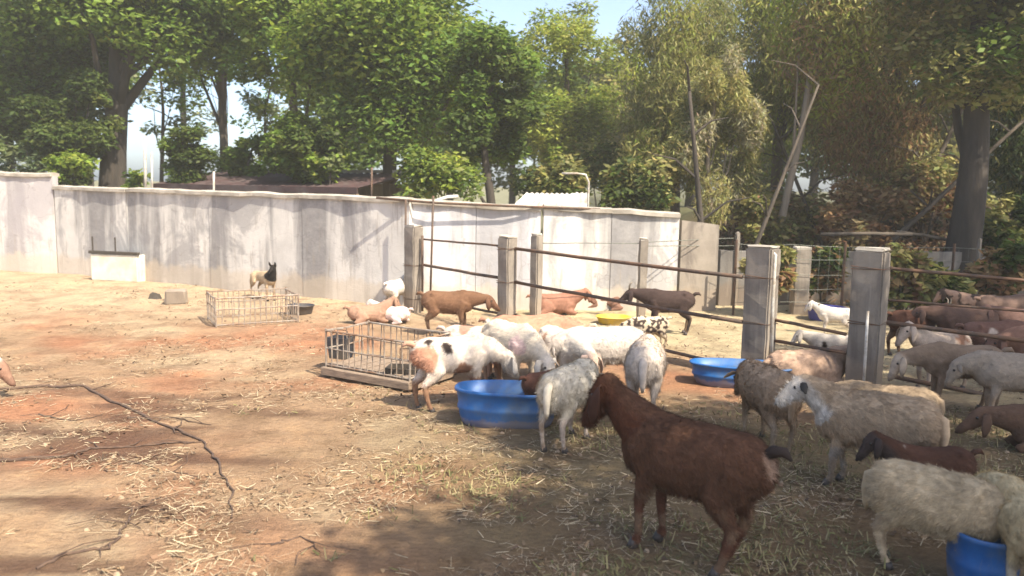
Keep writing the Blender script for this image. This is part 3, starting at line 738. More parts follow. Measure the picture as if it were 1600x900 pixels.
    bpy.data.objects.remove(to); bpy.data.meshes.remove(me0)
    n = len(me.vertices); co = np.empty(n * 3, np.float32); me.vertices.foreach_get('co', co); co = co.reshape(-1, 3)
    no = np.empty(n * 3, np.float32); me.vertices.foreach_get('normal', no); no = no.reshape(-1, 3)
    seed = px * 3.1 if not isinstance(px, Vector) else px.x * 77
    # belly folds and wool: small relief along the normal
    for i in range(n):
        p = Vector(co[i]); q = p + Vector((seed, 0, 0))
        body_w = sm(.26 + dz, .38 + dz, p.z) * (1 - sm(.34, .42, p.x)) if neck > 0 else sm(.30 + dz, .40 + dz, p.z)
        d = .0045 * noise.noise(q * 7) + .002 * noise.noise(q * 22)
        d += body_w * woolly * (.009 * noise.noise(q * 10) + .006 * noise.noise(q * 30))
        co[i] += no[i] * d
    me.vertices.foreach_set('co', co.ravel()); me.materials.clear(); me.materials.append(M_coat)
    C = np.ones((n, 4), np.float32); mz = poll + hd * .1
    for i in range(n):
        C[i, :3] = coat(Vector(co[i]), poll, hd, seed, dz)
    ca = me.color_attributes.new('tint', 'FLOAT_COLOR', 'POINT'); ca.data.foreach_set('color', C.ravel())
    e = empty(name, P, R(heading), label=label, cat=name, group=group); e.scale = (scale,) * 3
    inst('body', me, e)
    face = Vector(coat(poll + hd * .05 + side * .05, poll, hd, seed, dz))
    def solid(o, c):
        m_ = o.data; q = m_.color_attributes.new('tint', 'FLOAT_COLOR', 'POINT'); a_ = np.ones((len(m_.vertices), 4), np.float32); a_[:, :3] = tuple(c); q.data.foreach_set('color', a_.ravel()); return o
    ec = ear if ear is not None else face * .8
    for s in (1, -1):
        o = poll + hd * .01 + side * (.045 * s * hs) + up * .02
        if goat: pts = [o, o + side * .04 * s - up * .005, o + side * .062 * s - Vector((0, 0, .05)), o + side * .066 * s - Vector((0, 0, .11)) + hd * .01, o + side * .058 * s - Vector((0, 0, .16)) + hd * .015]; ww = [.016, .030, .036, .032, .012]
        elif sheep: pts = [o, o + side * .035 * s - up * .003, o + side * .075 * s - Vector((0, 0, .02)), o + side * .115 * s - Vector((0, 0, .045))]; ww = [.012, .026, .026, .007]
        else: pts = [o + up * .0, o + up * .035 + side * .012 * s, o + up * .075 + side * .02 * s, o + up * .11 + side * .022 * s]; ww = [.03, .028, .018, .004]
        solid(MB().tube(pts, [(a_, .006) for a_ in ww], 8, side=hd if not dog else side).build('ear', M_hair, e, smooth=True), ec)
        ep = poll + hd * (.065 * hs) + side * (.047 * s * hs) + up * (.022 * hs)
        MB().tube([ep - hd * .011, ep - hd * .006, ep, ep + hd * .006, ep + hd * .011], [.003, .011, .0135, .011, .003], 8).build('eye', M_eye, e, smooth=True)
        if horn:
            hb = poll + hd * .0 + side * (.022 * s) + up * .05
            MB().tube([hb, hb + up * .05 * horn - hd * .02, hb + up * .085 * horn - hd * .065 * horn + side * .01 * s, hb + up * .09 * horn - hd * .12 * horn + side * .02 * s], [.015, .0125, .009, .003], 7).build('horn', M_horn, e, smooth=True)
    # nostrils and mouth tip
    solid(MB().tube([poll + hd * (.215 * hs) - up * .012, poll + hd * (.242 * hs) - up * .016], [(.020, .018), (.011, .010)], 8, side=side).build('muzzle', M_hair, e, smooth=True), face * .45 if not dog else (.01, .01, .01))
    for (q, q1) in legs:
        dr = (q - q1).normalized()
        if lying: MB().tube([q - dr * .01, q + dr * .03], [.023, .02], 8).build('hoof', M_hoof, e)
        else: MB().tube([(q.x, q.y, .042), (q.x + .008, q.y, .02), (q.x + .014, q.y, .001)], [.0235 * lt, .026 * lt, .029 * lt], 8).build('hoof' if not dog else 'paw', M_hoof if not dog else M_hair, e, smooth=True)
    tc_ = tail if tail is not None else coat(Vector((-.40, 0, .56)), poll, hd, seed, dz)
    if goat: tp = [(-.385, 0, .59 + dz), (-.43, 0, .625 + dz), (-.475, 0, .63 + dz), (-.51, 0, .60 + dz)]; tr = [.022, .028, .024, .006]
    elif sheep: tp = [(-.39, 0, .57 + dz), (-.435, 0, .54 + dz), (-.45, 0, .45 + max(dz, -.28)), (-.445, 0, .36 + max(dz, -.26)), (-.44, 0, .31 + max(dz, -.25))]; tr = [.03, .036, .030, .022, .01]
    else: tp = [(-.37, 0, .52), (-.44, 0, .46), (-.48, 0, .36), (-.50, 0, .27)]; tr = [.022, .026, .022, .006]
    solid(MB().tube(tp, tr, 8, side=S).build('tail', M_hair, e, smooth=True), tc_)
    if not fur: fur = 3500
    if fur:
        me.calc_loop_triangles(); tri = np.empty(len(me.loop_triangles) * 3, np.int32); me.loop_triangles.foreach_get('vertices', tri); tri = tri.reshape(-1, 3)
        pick = rng.integers(0, len(tri), fur); w3 = rng.dirichlet((1, 1, 1), fur)
        tp_ = tri[pick]; pp = (co[tp_] * w3[:, :, None]).sum(1); nn = (no[tp_] * w3[:, :, None]).sum(1); cc = C[tp_][:, 0, :3]
        nn /= np.linalg.norm(nn, axis=1, keepdims=True) + 1e-6
        dirv = nn * (.42 if woolly else .25) + np.array([-.75, 0, -.55]) + rng.normal(0, .22, (fur, 3)); dirv -= nn * np.minimum(0, (dirv * nn).sum(1, keepdims=True)) * 1.15 - nn * .12
        dirv /= np.linalg.norm(dirv, axis=1, keepdims=True)
        cell = np.floor(pp / (.034 if woolly else .022)).astype(np.int64); hsh = (cell[:, 0] * 73856093) ^ (cell[:, 1] * 19349663) ^ (cell[:, 2] * 83492791)
        cr_ = np.random.default_rng(5).normal(0, 1, (4096, 4))[hsh & 4095]
        dirv += cr_[:, :3] * (.20 if woolly else .14); dirv /= np.linalg.norm(dirv, axis=1, keepdims=True); cc = cc * (1 + cr_[:, 3:4] * (.08 if woolly else .08))
        ln = (rng.uniform(.014, .034, (fur, 1)) * (1.25 if woolly else 1)) * np.where(pp[:, 2:3] < .25, .5, 1.0)
        sd = np.cross(dirv, nn); sd /= np.linalg.norm(sd, axis=1, keepdims=True) + 1e-6
        Vv = np.stack([pp - sd * .0016, pp + sd * .0016, pp + dirv * ln], 1).reshape(-1, 3)
        fast_mesh('hair', Vv, 3, cc * rng.uniform(.75, 1.25, (fur, 1)), M_hair, e)
    return e

def coat(base, face=None, legs=None, patches=(), belly=None, speck=None, blaze=None, var=.12, rump=None):
    base = Vector(base)
    def f(p, poll, hd, seed, dz):
        q = p + Vector((seed, seed * .3, 0))
        w_ = noise.fractal(q * 7, 1.0, 2.0, 4) * .06
        c = base * (1 + var * 2 * noise.noise(q * 4) )
        if belly: c = c.lerp(Vector(belly), sm(.44, .36, p.z - dz + w_) if p.x > -.4 else 0)
        for (cx, cy, cz, r_, col) in patches:
            d = (p - Vector((cx, cy, cz + dz))).length + w_
            if d < r_ + .03: c = c.lerp(Vector(col), 1 - sm(r_ - .015, r_ + .02, d))
        if speck:
            n_ = noise.noise(q * speck[1]); c = c.lerp(Vector(speck[0]), sm(speck[2], speck[2] + .06, n_))
        if legs and p.z < .30 and dz == 0: c = c.lerp(Vector(legs), sm(.32, .24, p.z + w_))
        hp_ = (p - poll).dot(hd)
        if (p - poll).length < .30 and hp_ > -.05:
            if face: c = c.lerp(Vector(face), sm(-.05, .02, hp_ + w_ * .4))
            if blaze and abs((p - poll).cross(hd).y) < 9 and (p - poll - hd * hp_).length > .03 and (p - poll - hd * hp_).normalized().z > .55: c = Vector(blaze)
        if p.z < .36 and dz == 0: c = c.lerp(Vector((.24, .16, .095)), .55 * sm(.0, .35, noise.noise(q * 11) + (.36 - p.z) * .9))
        c = c * (1 + .10 * noise.noise(Vector((q.x * 14, q.y * 40, q.z * 40))))
        if hp_ > .18 and (p - poll).length < .3: c = c * .75
        return c
    return f

BR = (.11, .052, .029); BRD = (.075, .035, .022); WH = (.58, .51, .42); CR = (.56, .49, .38); GY = (.40, .29, .185); RED = (.30, .12, .06); PINK = (.52, .36, .28); DK = (.035, .024, .02); TAN = (.40, .28, .16)
G1 = 'goats and sheep feeding round the blue trough'; G2 = 'sheep standing at the right of the yard'; G3 = 'animals crowded in the right pen'; G4 = 'animals resting inside the inner pen'
# foreground
animal('goat', 'goat', 1066, 873, 137, 1.08, coat(BR, face=(.10, .038, .02), legs=(.11, .045, .026), var=.18, patches=[(-.40, 0, .56, .05, (.34, .22, .15))]),
       'large red brown goat with drooping ears standing alone in the foreground', neck=50, hp=-58, yaw=14, hind=.09, vox=.0105, fur=42000, step=.02, ear=(.05, .022, .014), tail=DK, fat=1.08)
animal('sheep', 'sheep', 1352, 762, 150, .95, coat(GY, face=(.62, .56, .48), legs=(.30, .25, .2), var=.2, patches=[(.30, -.02, .6, .07, (.09, .07, .06))]),
       'large grey fawn sheep in profile with white and black face', neck=38, hp=-38, yaw=26, vox=.012, fur=32000, woolly=1, step=.03, ear=(.04, .035, .03), fat=1.08)
animal('sheep', 'sheep', 1462, 900, -44, .82, coat((.46, .355, .22), legs=(.50, .38, .24), var=.16), 'cream sheep with lowered head beside the bottom right trough', neck=-28, vox=.0115, fur=32000, woolly=1, step=.035, fat=1.08)
animal('sheep', 'sheep', 1640, 975, 100, .86, coat((.54, .42, .24), legs=(.58, .5, .38)), 'pale cream sheep cut off by the bottom right edge', neck=15, vox=.0125, fur=22000, woolly=1)
animal('sheep', 'sheep', 1192, 696, 98, .90, coat((.34, .24, .155), legs=(.34, .26, .18), var=.2), 'grey brown sheep seen from behind in front of the shallow trough', neck=-18, vox=.0125, fur=22000, woolly=1, fat=1.06, step=.02)
animal('goat', 'goat', 1440, 812, 182, .66, coat(BRD, face=(.05, .035, .03), patches=[(.28, .0, .62, .06, WH)]), 'small dark goat half hidden behind the cream sheep', neck=45, vox=.016, fur=9000, group=G2)
animal('sheep', 'sheep', 1385, 662, 165, .9, coat((.30, .22, .14), var=.2), 'dull grey sheep lying mostly hidden behind the fawn sheep', neck=5, lying=True, vox=.015, fur=12000, woolly=1)
animal('goat', 'goat', 1650, 706, 172, .95, coat((.12, .07, .045)), 'orange brown goat at the right edge below the rails', neck=5, lying=True, vox=.015, fur=9000)
# round the first drum
animal('goat', 'goat', 712, 636, 26, .95, coat((.60, .51, .42), legs=(.26, .12, .07), patches=[(-.36, -.08, .48, .13, (.42, .22, .14)), (-.12, -.12, .62, .055, DK), (-.30, -.06, .66, .05, DK), (.02, -.1, .36, .08, (.25, .13, .08))], face=(.60, .54, .46)),
       'white goat with brown rump and black spots left of the blue trough', neck=-30, hp=-60, vox=.0125, fur=14000, step=.03)
animal('goat', 'goat', 800, 614, -55, 1.0, coat((.60, .51, .39), patches=[(.02, .1, .62, .05, (.30, .28, .24)), (.2, -.05, .5, .1, (.58, .42, .38))], legs=(.26, .17, .12), face=WH), 'cream goat leaning into the blue trough from behind', neck=-35, hp=-55, vox=.013, fur=12000)
animal('goat', 'goat', 828, 598, 6, 1.0, coat((.42, .22, .14), legs=(.3, .15, .1)), 'light brown goat standing behind the cream feeding goat', neck=-12, vox=.015, fur=8000)
animal('goat', 'goat', 876, 612, -62, .90, coat(WH, patches=[(.1, -.08, .55, .07, (.3, .17, .11)), (-.15, -.12, .5, .08, (.42, .26, .17)), (-.25, .1, .6, .06, (.3, .17, .11)), (.25, .05, .6, .06, (.35, .18, .12))], face=(.5, .36, .28)), 'white goat with scattered brown patches among the feeding group', neck=-15, vox=.015, fur=8000)
animal('sheep', 'sheep', 938, 616, 190, .98, coat((.52,.45,.38), legs=(.4, .34, .27)), 'bright grey white sheep facing left behind the greyish one', neck=-25, vox=.014, fur=10000, woolly=.7)
animal('sheep', 'sheep', 1006, 650, 78, .98, coat((.50,.42,.34), legs=(.46, .38, .30)), 'pale sheep seen from behind above the brown goat back', neck=-20, vox=.014, fur=10000, woolly=.7)
animal('sheep', 'sheep', 889, 694, 62, .90, coat((.52,.46,.36), legs=(.44, .36, .29), patches=[(.05, -.1, .55, .04, (.25, .24, .2))]), 'greyish white sheep between the blue trough and brown goat head', neck=-22, vox=.013, fur=14000, woolly=.7, step=.02)
animal('goat', 'goat', 742, 590, -8, .78, coat((.56, .43, .36), patches=[(-.1, 0, .6, .12, (.36, .2, .14))], legs=(.4, .25, .18)), 'pinkish goat between the spotted goat and the cream feeding goat', neck=-10, vox=.015, fur=7000)
animal('goat', 'goat', 862, 590, 172, .88, coat((.50, .38, .27), legs=(.3, .2, .13)), 'tan goat at the back of the feeding group', neck=-8, vox=.016, fur=7000)
animal('goat', 'goat', 855, 655, 40, .62, coat((.10, .045, .03)), 'dark brown kid behind the greyish sheep', neck=-5, vox=.018)
# by the wall
animal('goat', 'goat', 703, 524, -4, .86, coat((.17, .09, .05), legs=(.08, .045, .03), face=(.14, .07, .04)), 'brown goat standing below the rails by the leftmost post', neck=2, hp=-40, vox=.015, fur=9000, step=.02)
animal('goat', 'goat', 620, 487, 68, .74, coat((.58,.52,.44), patches=[(.3, 0, .66, .06, DK)]), 'white kid with a dark patch standing left of the leftmost post', neck=40, vox=.016)
animal('goat', 'goat', 578, 505, 20, .72, coat((.30, .18, .12)), 'reddish kid lying behind the timber based cage', neck=50, lying=True, vox=.016)
animal('goat', 'goat', 612, 504, 160, .66, coat((.66, .52, .45), patches=[(-.1, 0, .5, .09, (.4, .22, .15))]), 'pinkish white kid lying beside the reddish kid', neck=35, lying=True, vox=.016)
animal('dog', 'dog', 414, 468, -38, .80, coat((.40, .30, .19), face=(.02, .016, .014), legs=(.34, .25, .17)), 'tan dog with a black face and pricked ears behind the empty cage', neck=68, hp=-25, yaw=-62, vox=.013, ear=(.02, .016, .014), fur=9000)
animal('goat', 'goat', -96, 622, 2, .95, coat((.66, .58, .50), face=(.26, .15, .10)), 'white goat with brown face lying at the left edge', neck=22, lying=True, vox=.014)
# inner pen
animal('goat', 'goat', 1040, 522, 178, .86, coat((.055, .036, .03), legs=(.03, .022, .02), patches=[(-.2, -.1, .5, .08, (.12, .08, .06))]), 'dark brown goat facing left in the inner pen', neck=15, horn=.8, vox=.016)
animal('goat', 'goat', 1012, 548, 200, .62, coat((.46, .38, .27), speck=((.05, .035, .03), 16, .02)), 'small black speckled goat behind the bottom rail', neck=-10, vox=.016)
animal('goat', 'goat', 868, 492, 12, .90, coat((.26, .13, .085)), 'reddish goat lying behind the slim grey post', neck=30, lying=True, vox=.018)
animal('goat', 'goat', 942, 484, 185, .88, coat((.20, .11, .075)), 'brown goat lying against the wall left of the dark topped post', neck=30, lying=True, vox=.018)
animal('sheep', 'sheep', 1262, 604, 8, 1.02, coat((.36, .245, .17), var=.25, legs=(.3, .2, .15)), 'pinkish brown sheep lying behind the shallow blue trough', neck=25, lying=True, vox=.015, fur=9000, woolly=1)
animal('goat', 'goat', 1302, 524, 160, .60, coat((.60,.54,.46), patches=[(.32, 0, .66, .05, DK)]), 'white kid with a dark eye patch seen through the gate rails', neck=40, vox=.018)
animal('goat', 'goat', 1296, 584, 175, .62, coat((.54,.47,.38), patches=[(-.1, 0, .55, .07, DK), (.15, .1, .5, .05, DK)]), 'white kid with black spots beside the thickest gatepost', neck=25, vox=.018)
# right pen herd
herd = [
 (1462, 608, 200, .86, coat((.46,.36,.28), patches=[(-.2, 0, .5, .16, (.3, .16, .1))]), 'goat', 45, False, 'white headed goat between the middle and bottom rails'),
 (1492, 640, 176, .90, coat((.20,.14,.095), face=(.4,.32,.24)), 'goat', -10, False, 'fawn goat with pale face behind the bottom rail'),
 (1578, 660, 170, .90, coat((.30,.24,.18)), 'sheep', -10, False, 'pale grey sheep with woolly back under the bottom rail'),
 (1425, 556, 15, .82, coat(BRD), 'goat', 30, False, 'dark goat nearest the thickest gatepost in right pen'),
 (1500, 560, 178, .90, coat((.10,.06,.045)), 'goat', 10, False, 'dark brown goat in the middle of the right pen'),
 (1545, 590, 10, .88, coat((.14,.075,.055), patches=[(-.1, -.1, .5, .1, (.5, .4, .32))]), 'goat', 0, False, 'brown goat with pale saddle patch in right pen'),
 (1590, 560, 190, .90, coat((.12, .07, .055)), 'goat', 25, False, 'dark goat at the right edge between the rails'),
 (1565, 532, 5, .88, coat((.13,.085,.065)), 'goat', 20, False, 'brown goat standing farthest back at right'),
 (1520, 520, 170, .82, coat((.30, .19, .13), speck=((.06, .04, .03), 10, .1)), 'goat', 30, False, 'mottled brown goat below the dark tree trunk'),
 (1618, 610, 195, .95, coat((.19, .105, .075)), 'goat', -5, False, 'red brown goat cut by the right edge behind rails'),
]
for i, (px, py, hd_, s_, ct, kd, nk, ly, lb) in enumerate(herd):
    animal(kd, kd, px, py, hd_, s_, ct, lb, neck=nk, lying=ly, vox=.018, group=G3, horn=.7 if i in (3, 7) else 0, step=.02, woolly=.7 if kd == 'sheep' else 0)

# ------------------------------------------------------------------ vegetation
def leaves(centres, radii, n, size, cols, droop=0.0, asp=.5, flat=.6, shell=.55):
    centres = np.array(centres); radii = np.array(radii); k = len(centres)
    wt = radii.prod(axis=1) ** (2 / 3); wt /= wt.sum(); idx = rng.choice(k, n, p=wt)
    d = rng.normal(0, 1, (n, 3)); d /= np.linalg.norm(d, axis=1, keepdims=True)
    r_ = rng.uniform(shell ** 3, 1, (n, 1)) ** (1 / 3) * rng.uniform(.75, 1.15, (n, 1))
    P = centres[idx] + d * r_ * radii[idx]
    a = rng.uniform(0, 6.283, n)
    if droop: ax = np.stack([np.cos(a) * .35, np.sin(a) * .35, -np.full(n, droop) + rng.normal(0, .25, n)], 1)
    else: ax = np.stack([np.cos(a), np.sin(a), rng.normal(-.25, .4, n)], 1)
    ax /= np.linalg.norm(ax, axis=1, keepdims=True)
    nn = rng.normal(0, 1, (n, 3)) * (1 - flat) + np.array([0, 0, 1]) * flat + d * .35
    sd = np.cross(ax, nn); sd /= np.linalg.norm(sd, axis=1, keepdims=True) + 1e-6
    L = size * rng.uniform(.4, 1.45, (n, 1)); W = L * asp * .5
    V = np.stack([P, P + ax * L * .45 + sd * W, P + ax * L, P + ax * L * .45 - sd * W], 1).reshape(-1, 3)
    cols = np.array(cols); ci = rng.integers(0, len(cols), k)  # a hue per clump, jittered per leaf
    jj = rng.random(n) < .25; cc = np.where(jj[:, None], cols[rng.integers(0, len(cols), n)], cols[ci[idx]])
    C = cc * rng.uniform(.7, 1.3, (n, 1)) * np.clip(1 + rng.normal(0, .06, (n, 3)), .7, 1.3)
    return V, C
GREEN = [(0.16, 0.233, 0.036), (0.12, 0.191, 0.032), (0.213, 0.275, 0.041), (0.093, 0.148, 0.028)]
BRIGHT = [(0.229, 0.301, 0.038), (0.172, 0.242, 0.034), (0.286, 0.338, 0.05), (0.126, 0.181, 0.03)]
DARKG = [(0.071, 0.106, 0.022), (0.095, 0.131, 0.026), (0.06, 0.088, 0.019), (0.119, 0.15, 0.031)]
YELL = [(0.276, 0.316, 0.047), (0.216, 0.258, 0.047), (0.335, 0.363, 0.068), (0.157, 0.188, 0.038)]
OLIVE = [(0.269, 0.262, 0.077), (0.331, 0.304, 0.098), (0.208, 0.207, 0.061), (0.391, 0.359, 0.134), (0.159, 0.166, 0.052)]
BROWN = [(0.317, 0.202, 0.094), (0.396, 0.265, 0.121), (0.238, 0.177, 0.077), (0.264, 0.14, 0.066)]
def tree(name, label, px, Y, ptop, pbot, halfw, nclump, nleaf, cols, size=.13, trunk=.16, mat=M_bark, lean=0, droop=0, asp=.5, crs=.33, group=None, bx=None, ybase=None, limbs=6, seed=None, cshape=1.0, cat='tree'):
    """px: crown column, Y: depth, ptop/pbot: picture rows the crown spans, halfw: half width in picture pixels"""
    X = at(px, 290, Y).x; z1 = at(px, ptop, Y).z; z0 = at(px, pbot, Y).z; rx = halfw * Y / FPX; rz = (z1 - z0) / 2; ry = rx * .8
    c = Vector((X, Y, (z0 + z1) / 2)); bx_ = at(bx if bx is not None else px, 290, Y).x
    gz = height(bx_, Y)
    e = empty(name, (bx_, Y, gz - .05), 0, label=label, cat=cat, group=group)
    o = Vector((bx_, Y, gz - .05))
    top = Vector((X, Y, z0 + (z1 - z0) * .75))
    pts = []; n = 9
    for i in range(n + 1):
        q = i / n; p = o.lerp(top, q); p += Vector((noise.noise(Vector((px, q * 2.2, 1))), noise.noise(Vector((px, q * 2.2, 7))), 0)) * .45 * q
        pts.append(p - o)
    MB().tube(pts, [trunk * (1.35 if i == 0 else 1) * (1 - .75 * i / n) + .01 for i in range(n + 1)], 10).build('trunk', mat, e, smooth=True)
    cs = []; rs = []
    for k in range(nclump):
        while True:
            d = Vector([random.uniform(-1, 1) for _ in range(3)])
            if d.length < 1 and (d.length > .35 or random.random() < .3): break
        cc = Vector((c.x + d.x * rx * .85, c.y + d.y * ry * .85, c.z + d.z * rz * .88)) - o
        r0 = crs * min(rx, rz) * random.uniform(.6, 1.35); cs.append(tuple(cc)); rs.append((r0 * random.uniform(.9, 1.5), r0 * random.uniform(.9, 1.3), r0 * random.uniform(.6, 1.0) * (2.0 if droop else 1)))
    V, C = leaves(cs, rs, nleaf, size, cols, droop, asp)
    fast_mesh('crown', V, 4, C, M_leaf, e)
    for k in range(min(limbs, nclump)):
        j = random.randrange(3, n - 1); a_ = pts[j]; b_ = Vector(cs[k]); m_ = a_.lerp(b_, .5) + Vector((0, 0, -.12 * (b_ - a_).length))
        r0 = trunk * (1 - .75 * j / n) * .55
        q = [a_, a_.lerp(m_, .5) , m_, m_.lerp(b_, .5) + Vector((random.uniform(-.1, .1), 0, .05)), b_]
        MB().tube(q, [r0, r0 * .8, r0 * .6, r0 * .4, .012], 7).build('limb', mat, e, smooth=True)
    return e
# (near row behind the wall)
GT = 'broadleaf trees behind the wall'; GC = 'wispy olive trees at the right'; GD = 'far trees filling the gaps'
tree('broadleaf_tree', 'dark green tree at the far left beyond the wall', 30, 21, -90, 262, 150, 46, 30000, DARKG + GREEN[:2], .15, .13, M_bark, group=GT, bx=84)
tree('broadleaf_tree', 'big leaning tree with thick dark trunk at left', 210, 19.5, -190, 105, 170, 40, 26000, GREEN, .16, .36, M_barkd, group=GT, bx=168, limbs=9)
tree('broadleaf_tree', 'slim pale trunked tree between the two left trees', 138, 23, -60, 240, 75, 24, 15000, DARKG, .15, .09, M_barkl, group=GT, bx=138)
tree('broadleaf_tree', 'dark bushy tree right behind the thick leaning trunk', 120, 18.6, 110, 300, 70, 24, 15000, DARKG, .13, .08, M_barkd, group=GT)
tree('broadleaf_tree', 'bright green tree above the left sky gaps', 360, 22, -90, 135, 120, 36, 23000, BRIGHT, .15, .14, M_bark, group=GT, bx=345)
tree('broadleaf_tree', 'green tree arching over the maroon roof', 455, 19, -120, 172, 105, 34, 21000, GREEN + BRIGHT[:1], .14, .14, M_bark, group=GT, bx=470)
tree('broadleaf_tree', 'wide mid green tree in the centre behind the wall', 610, 18, -90, 262, 165, 60, 48000, GREEN + BRIGHT[:2], .14, .2, M_bark, group=GT, limbs=9)
tree('broadleaf_tree', 'deep green tree with distinct leaves right of centre', 765, 15.5, 36, 296, 72, 34, 17000, GREEN + DARKG[:2], .12, .11, M_barkd, group=GT)
tree('broadleaf_tree', 'dark low tree under the centre canopy', 480, 17, 165, 292, 72, 24, 13000, DARKG + GREEN[:1], .12, .08, M_barkd, group=GT)
tree('broadleaf_tree', 'small leafy tree between the two left sky gaps', 288, 17.8, 178, 290, 42, 16, 6500, DARKG + GREEN[:1], .11, .06, M_barkd, group=GT)
tree('broadleaf_tree', 'small dark tree right of the left sky gaps', 392, 18.6, 205, 292, 36, 14, 5200, GREEN, .11, .05, M_barkd, group=GT)
tree('broadleaf_tree', 'yellow green tree below the patch of blue sky', 880, 20, -20, 296, 86, 34, 23000, YELL + BRIGHT[:1], .12, .12, M_bark, group=GT, asp=.35)
tree('broadleaf_tree', 'airy tree with thin leaves across the left sky gap', 255, 25, 20, 225, 70, 22, 2600, GREEN + [(.30, .33, .18)], .15, .07, M_bark, group=GT, crs=.28)
tree('broadleaf_tree', 'airy tree with pale leaves right of the left sky gap', 352, 26, 40, 240, 74, 24, 3000, GREEN + [(.30, .33, .18)], .15, .07, M_bark, group=GT, crs=.28)
tree('broadleaf_tree', 'sparse sapling over the maroon roof', 425, 24, 60, 265, 55, 18, 2400, BRIGHT + [(.30, .33, .18)], .14, .06, M_bark, group=GT, crs=.28)
# right, wispy
tree('wispy_tree', 'olive drooping tree left of the pale leaning trunk', 1055, 18, -40, 310, 100, 46, 52000, OLIVE + YELL[:2], .15, .12, M_bark, droop=.35, asp=.16, group=GC)
tree('wispy_tree', 'pale hanging foliage tree behind the stained wall end', 1110, 15.4, 60, 335, 78, 34, 24000, OLIVE + [(.34, .31, .18)], .13, .06, M_barkm, droop=.3, asp=.16, crs=.24, group=GC)
tree('wispy_tree', 'tall tree crowned in yellow olive above the gatepost', 1215, 19, -120, 250, 115, 44, 42000, OLIVE + YELL, .14, .15, M_bark, droop=.4, asp=.2, group=GC)
tree('wispy_tree', 'tree with a pale leaning trunk and thin brown crown', 1290, 15.6, -160, 150, 110, 34, 24000, YELL + BROWN[:2] + OLIVE[:2], .13, .075, M_barkm, droop=.3, asp=.25, group=GC, bx=1212, limbs=8)
tree('wispy_tree', 'brown olive tree right of the pale leaning trunk', 1385, 17.5, -50, 320, 112, 46, 42000, OLIVE + BROWN, .14, .14, M_bark, droop=.4, asp=.2, group=GC)
tree('broadleaf_tree', 'large dark trunked tree shading the right pen', 1530, 14.2, -260, 190, 150, 44, 32000, GREEN[:2] + OLIVE[:3], .14, .30, M_barkd, group=GC, bx=1508, limbs=9)
tree('wispy_tree', 'dark olive tree at the right edge behind the herd', 1620, 17, -80, 350, 110, 40, 32000, DARKG + OLIVE[:2], .16, .14, M_barkd, droop=.4, asp=.2, group=GC)
tree('broadleaf_tree', 'yellow green tree high between the brown crowns', 1440, 21, -120, 110, 110, 34, 20000, YELL + BRIGHT, .15, .14, M_bark, group=GC)
# slim trunks on the bank
for i, (px, Y, r_, ln, lb) in enumerate(((1150, 14.4, .05, 10, 'slim grey trunk nearest the wall end on the bank'), (1110, 14.2, .07, -4, 'stout grey trunk just above the wall end'), (1330, 15.2, .06, 30, 'slim pale trunk leaning right over the bank'), (1290, 16.2, .05, -14, 'thin dark trunk leaning left on the bank'), (1400, 16.6, .07, 12, 'bare trunk in the middle of the brown bank'), (1590, 15.0, .06, 14, 'pale broken trunk at the right edge'))):
    b_ = at(px, 400, Y); b_.z = height(b_.x, Y) - .1; e = empty('bare_trunk', b_, 0, label=lb, cat='tree', group='bare slim trunks on the bank')
    H_ = random.uniform(2.6, 4.2); pts = [Vector((ln * .02 * q * H_ / 3 + .08 * noise.noise(Vector((px, q, 0))), .06 * noise.noise(Vector((q, px, 3))), q * H_ / 5)) for q in range(6)]
    MB().tube(pts, [r_ * (1 - .12 * k) for k in range(6)], 8).build('trunk', (M_bark, M_barkd)[i % 2], e, smooth=True)
    for k in range(5):
        p = pts[2 + k % 4]; a_ = random.uniform(0, 6.28); l_ = random.uniform(.4, 1.0)
        MB().tube([p, p + Vector((math.cos(a_) * l_ * .5, math.sin(a_) * l_ * .3, l_ * .4)), p + Vector((math.cos(a_) * l_, math.sin(a_) * l_ * .5, l_ * .5))], [r_ * .4, r_ * .25, .008], 5).build('branch', (M_bark, M_barkd)[i % 2], e)
# far row
far = [(20, 30, -60, 275, 120, DARKG, 'far dark tree at the left edge'), (140, 31, -60, 270, 90, DARKG, 'far dark tree behind the thick leaning trunk'), (290, 33, -90, 92, 120, GREEN, 'far green tree high above the sky gap'),
       (520, 30, -40, 292, 80, GREEN, 'far green tree behind the arching tree'), (610, 32, -60, 292, 110, DARKG + GREEN, 'far dark tree behind the centre canopy'), (700, 31, 10, 296, 75, GREEN + DARKG, 'far green tree left of the blue sky'),
       (800, 32, 44, 300, 80, DARKG + GREEN, 'far tree below the blue sky'), (900, 31, 48, 300, 80, YELL + GREEN, 'far tree behind the yellow green one'), (985, 31, 50, 305, 80, OLIVE, 'far olive tree below the white cloud gap'),
       (1080, 30, -30, 310, 80, OLIVE + DARKG[:1], 'far olive tree behind the hanging foliage'), (1170, 31, 55, 315, 75, OLIVE + DARKG[:2], 'far tree left of the pale leaning trunk'), (1270, 30, -40, 320, 90, OLIVE + DARKG[:2], 'far tree behind the pale leaning trunk'),
       (1370, 31, -40, 330, 90, OLIVE + BROWN[:1], 'far brown olive tree at right'), (1470, 30, -40, 340, 90, DARKG + OLIVE, 'far dark olive tree behind the large trunk'), (1570, 31, -60, 350, 100, DARKG + OLIVE, 'far dark tree at the right edge'), (1660, 28, -60, 350, 90, DARKG, 'far dark tree beyond the right edge')]
for (px, Y, t0, t1, hw, cl, lb) in far:
    tree('far_tree', lb, px, Y, t0, t1, hw, 34, 13000, cl, .26, .16, M_barkd, group=GD, limbs=3, crs=.4)
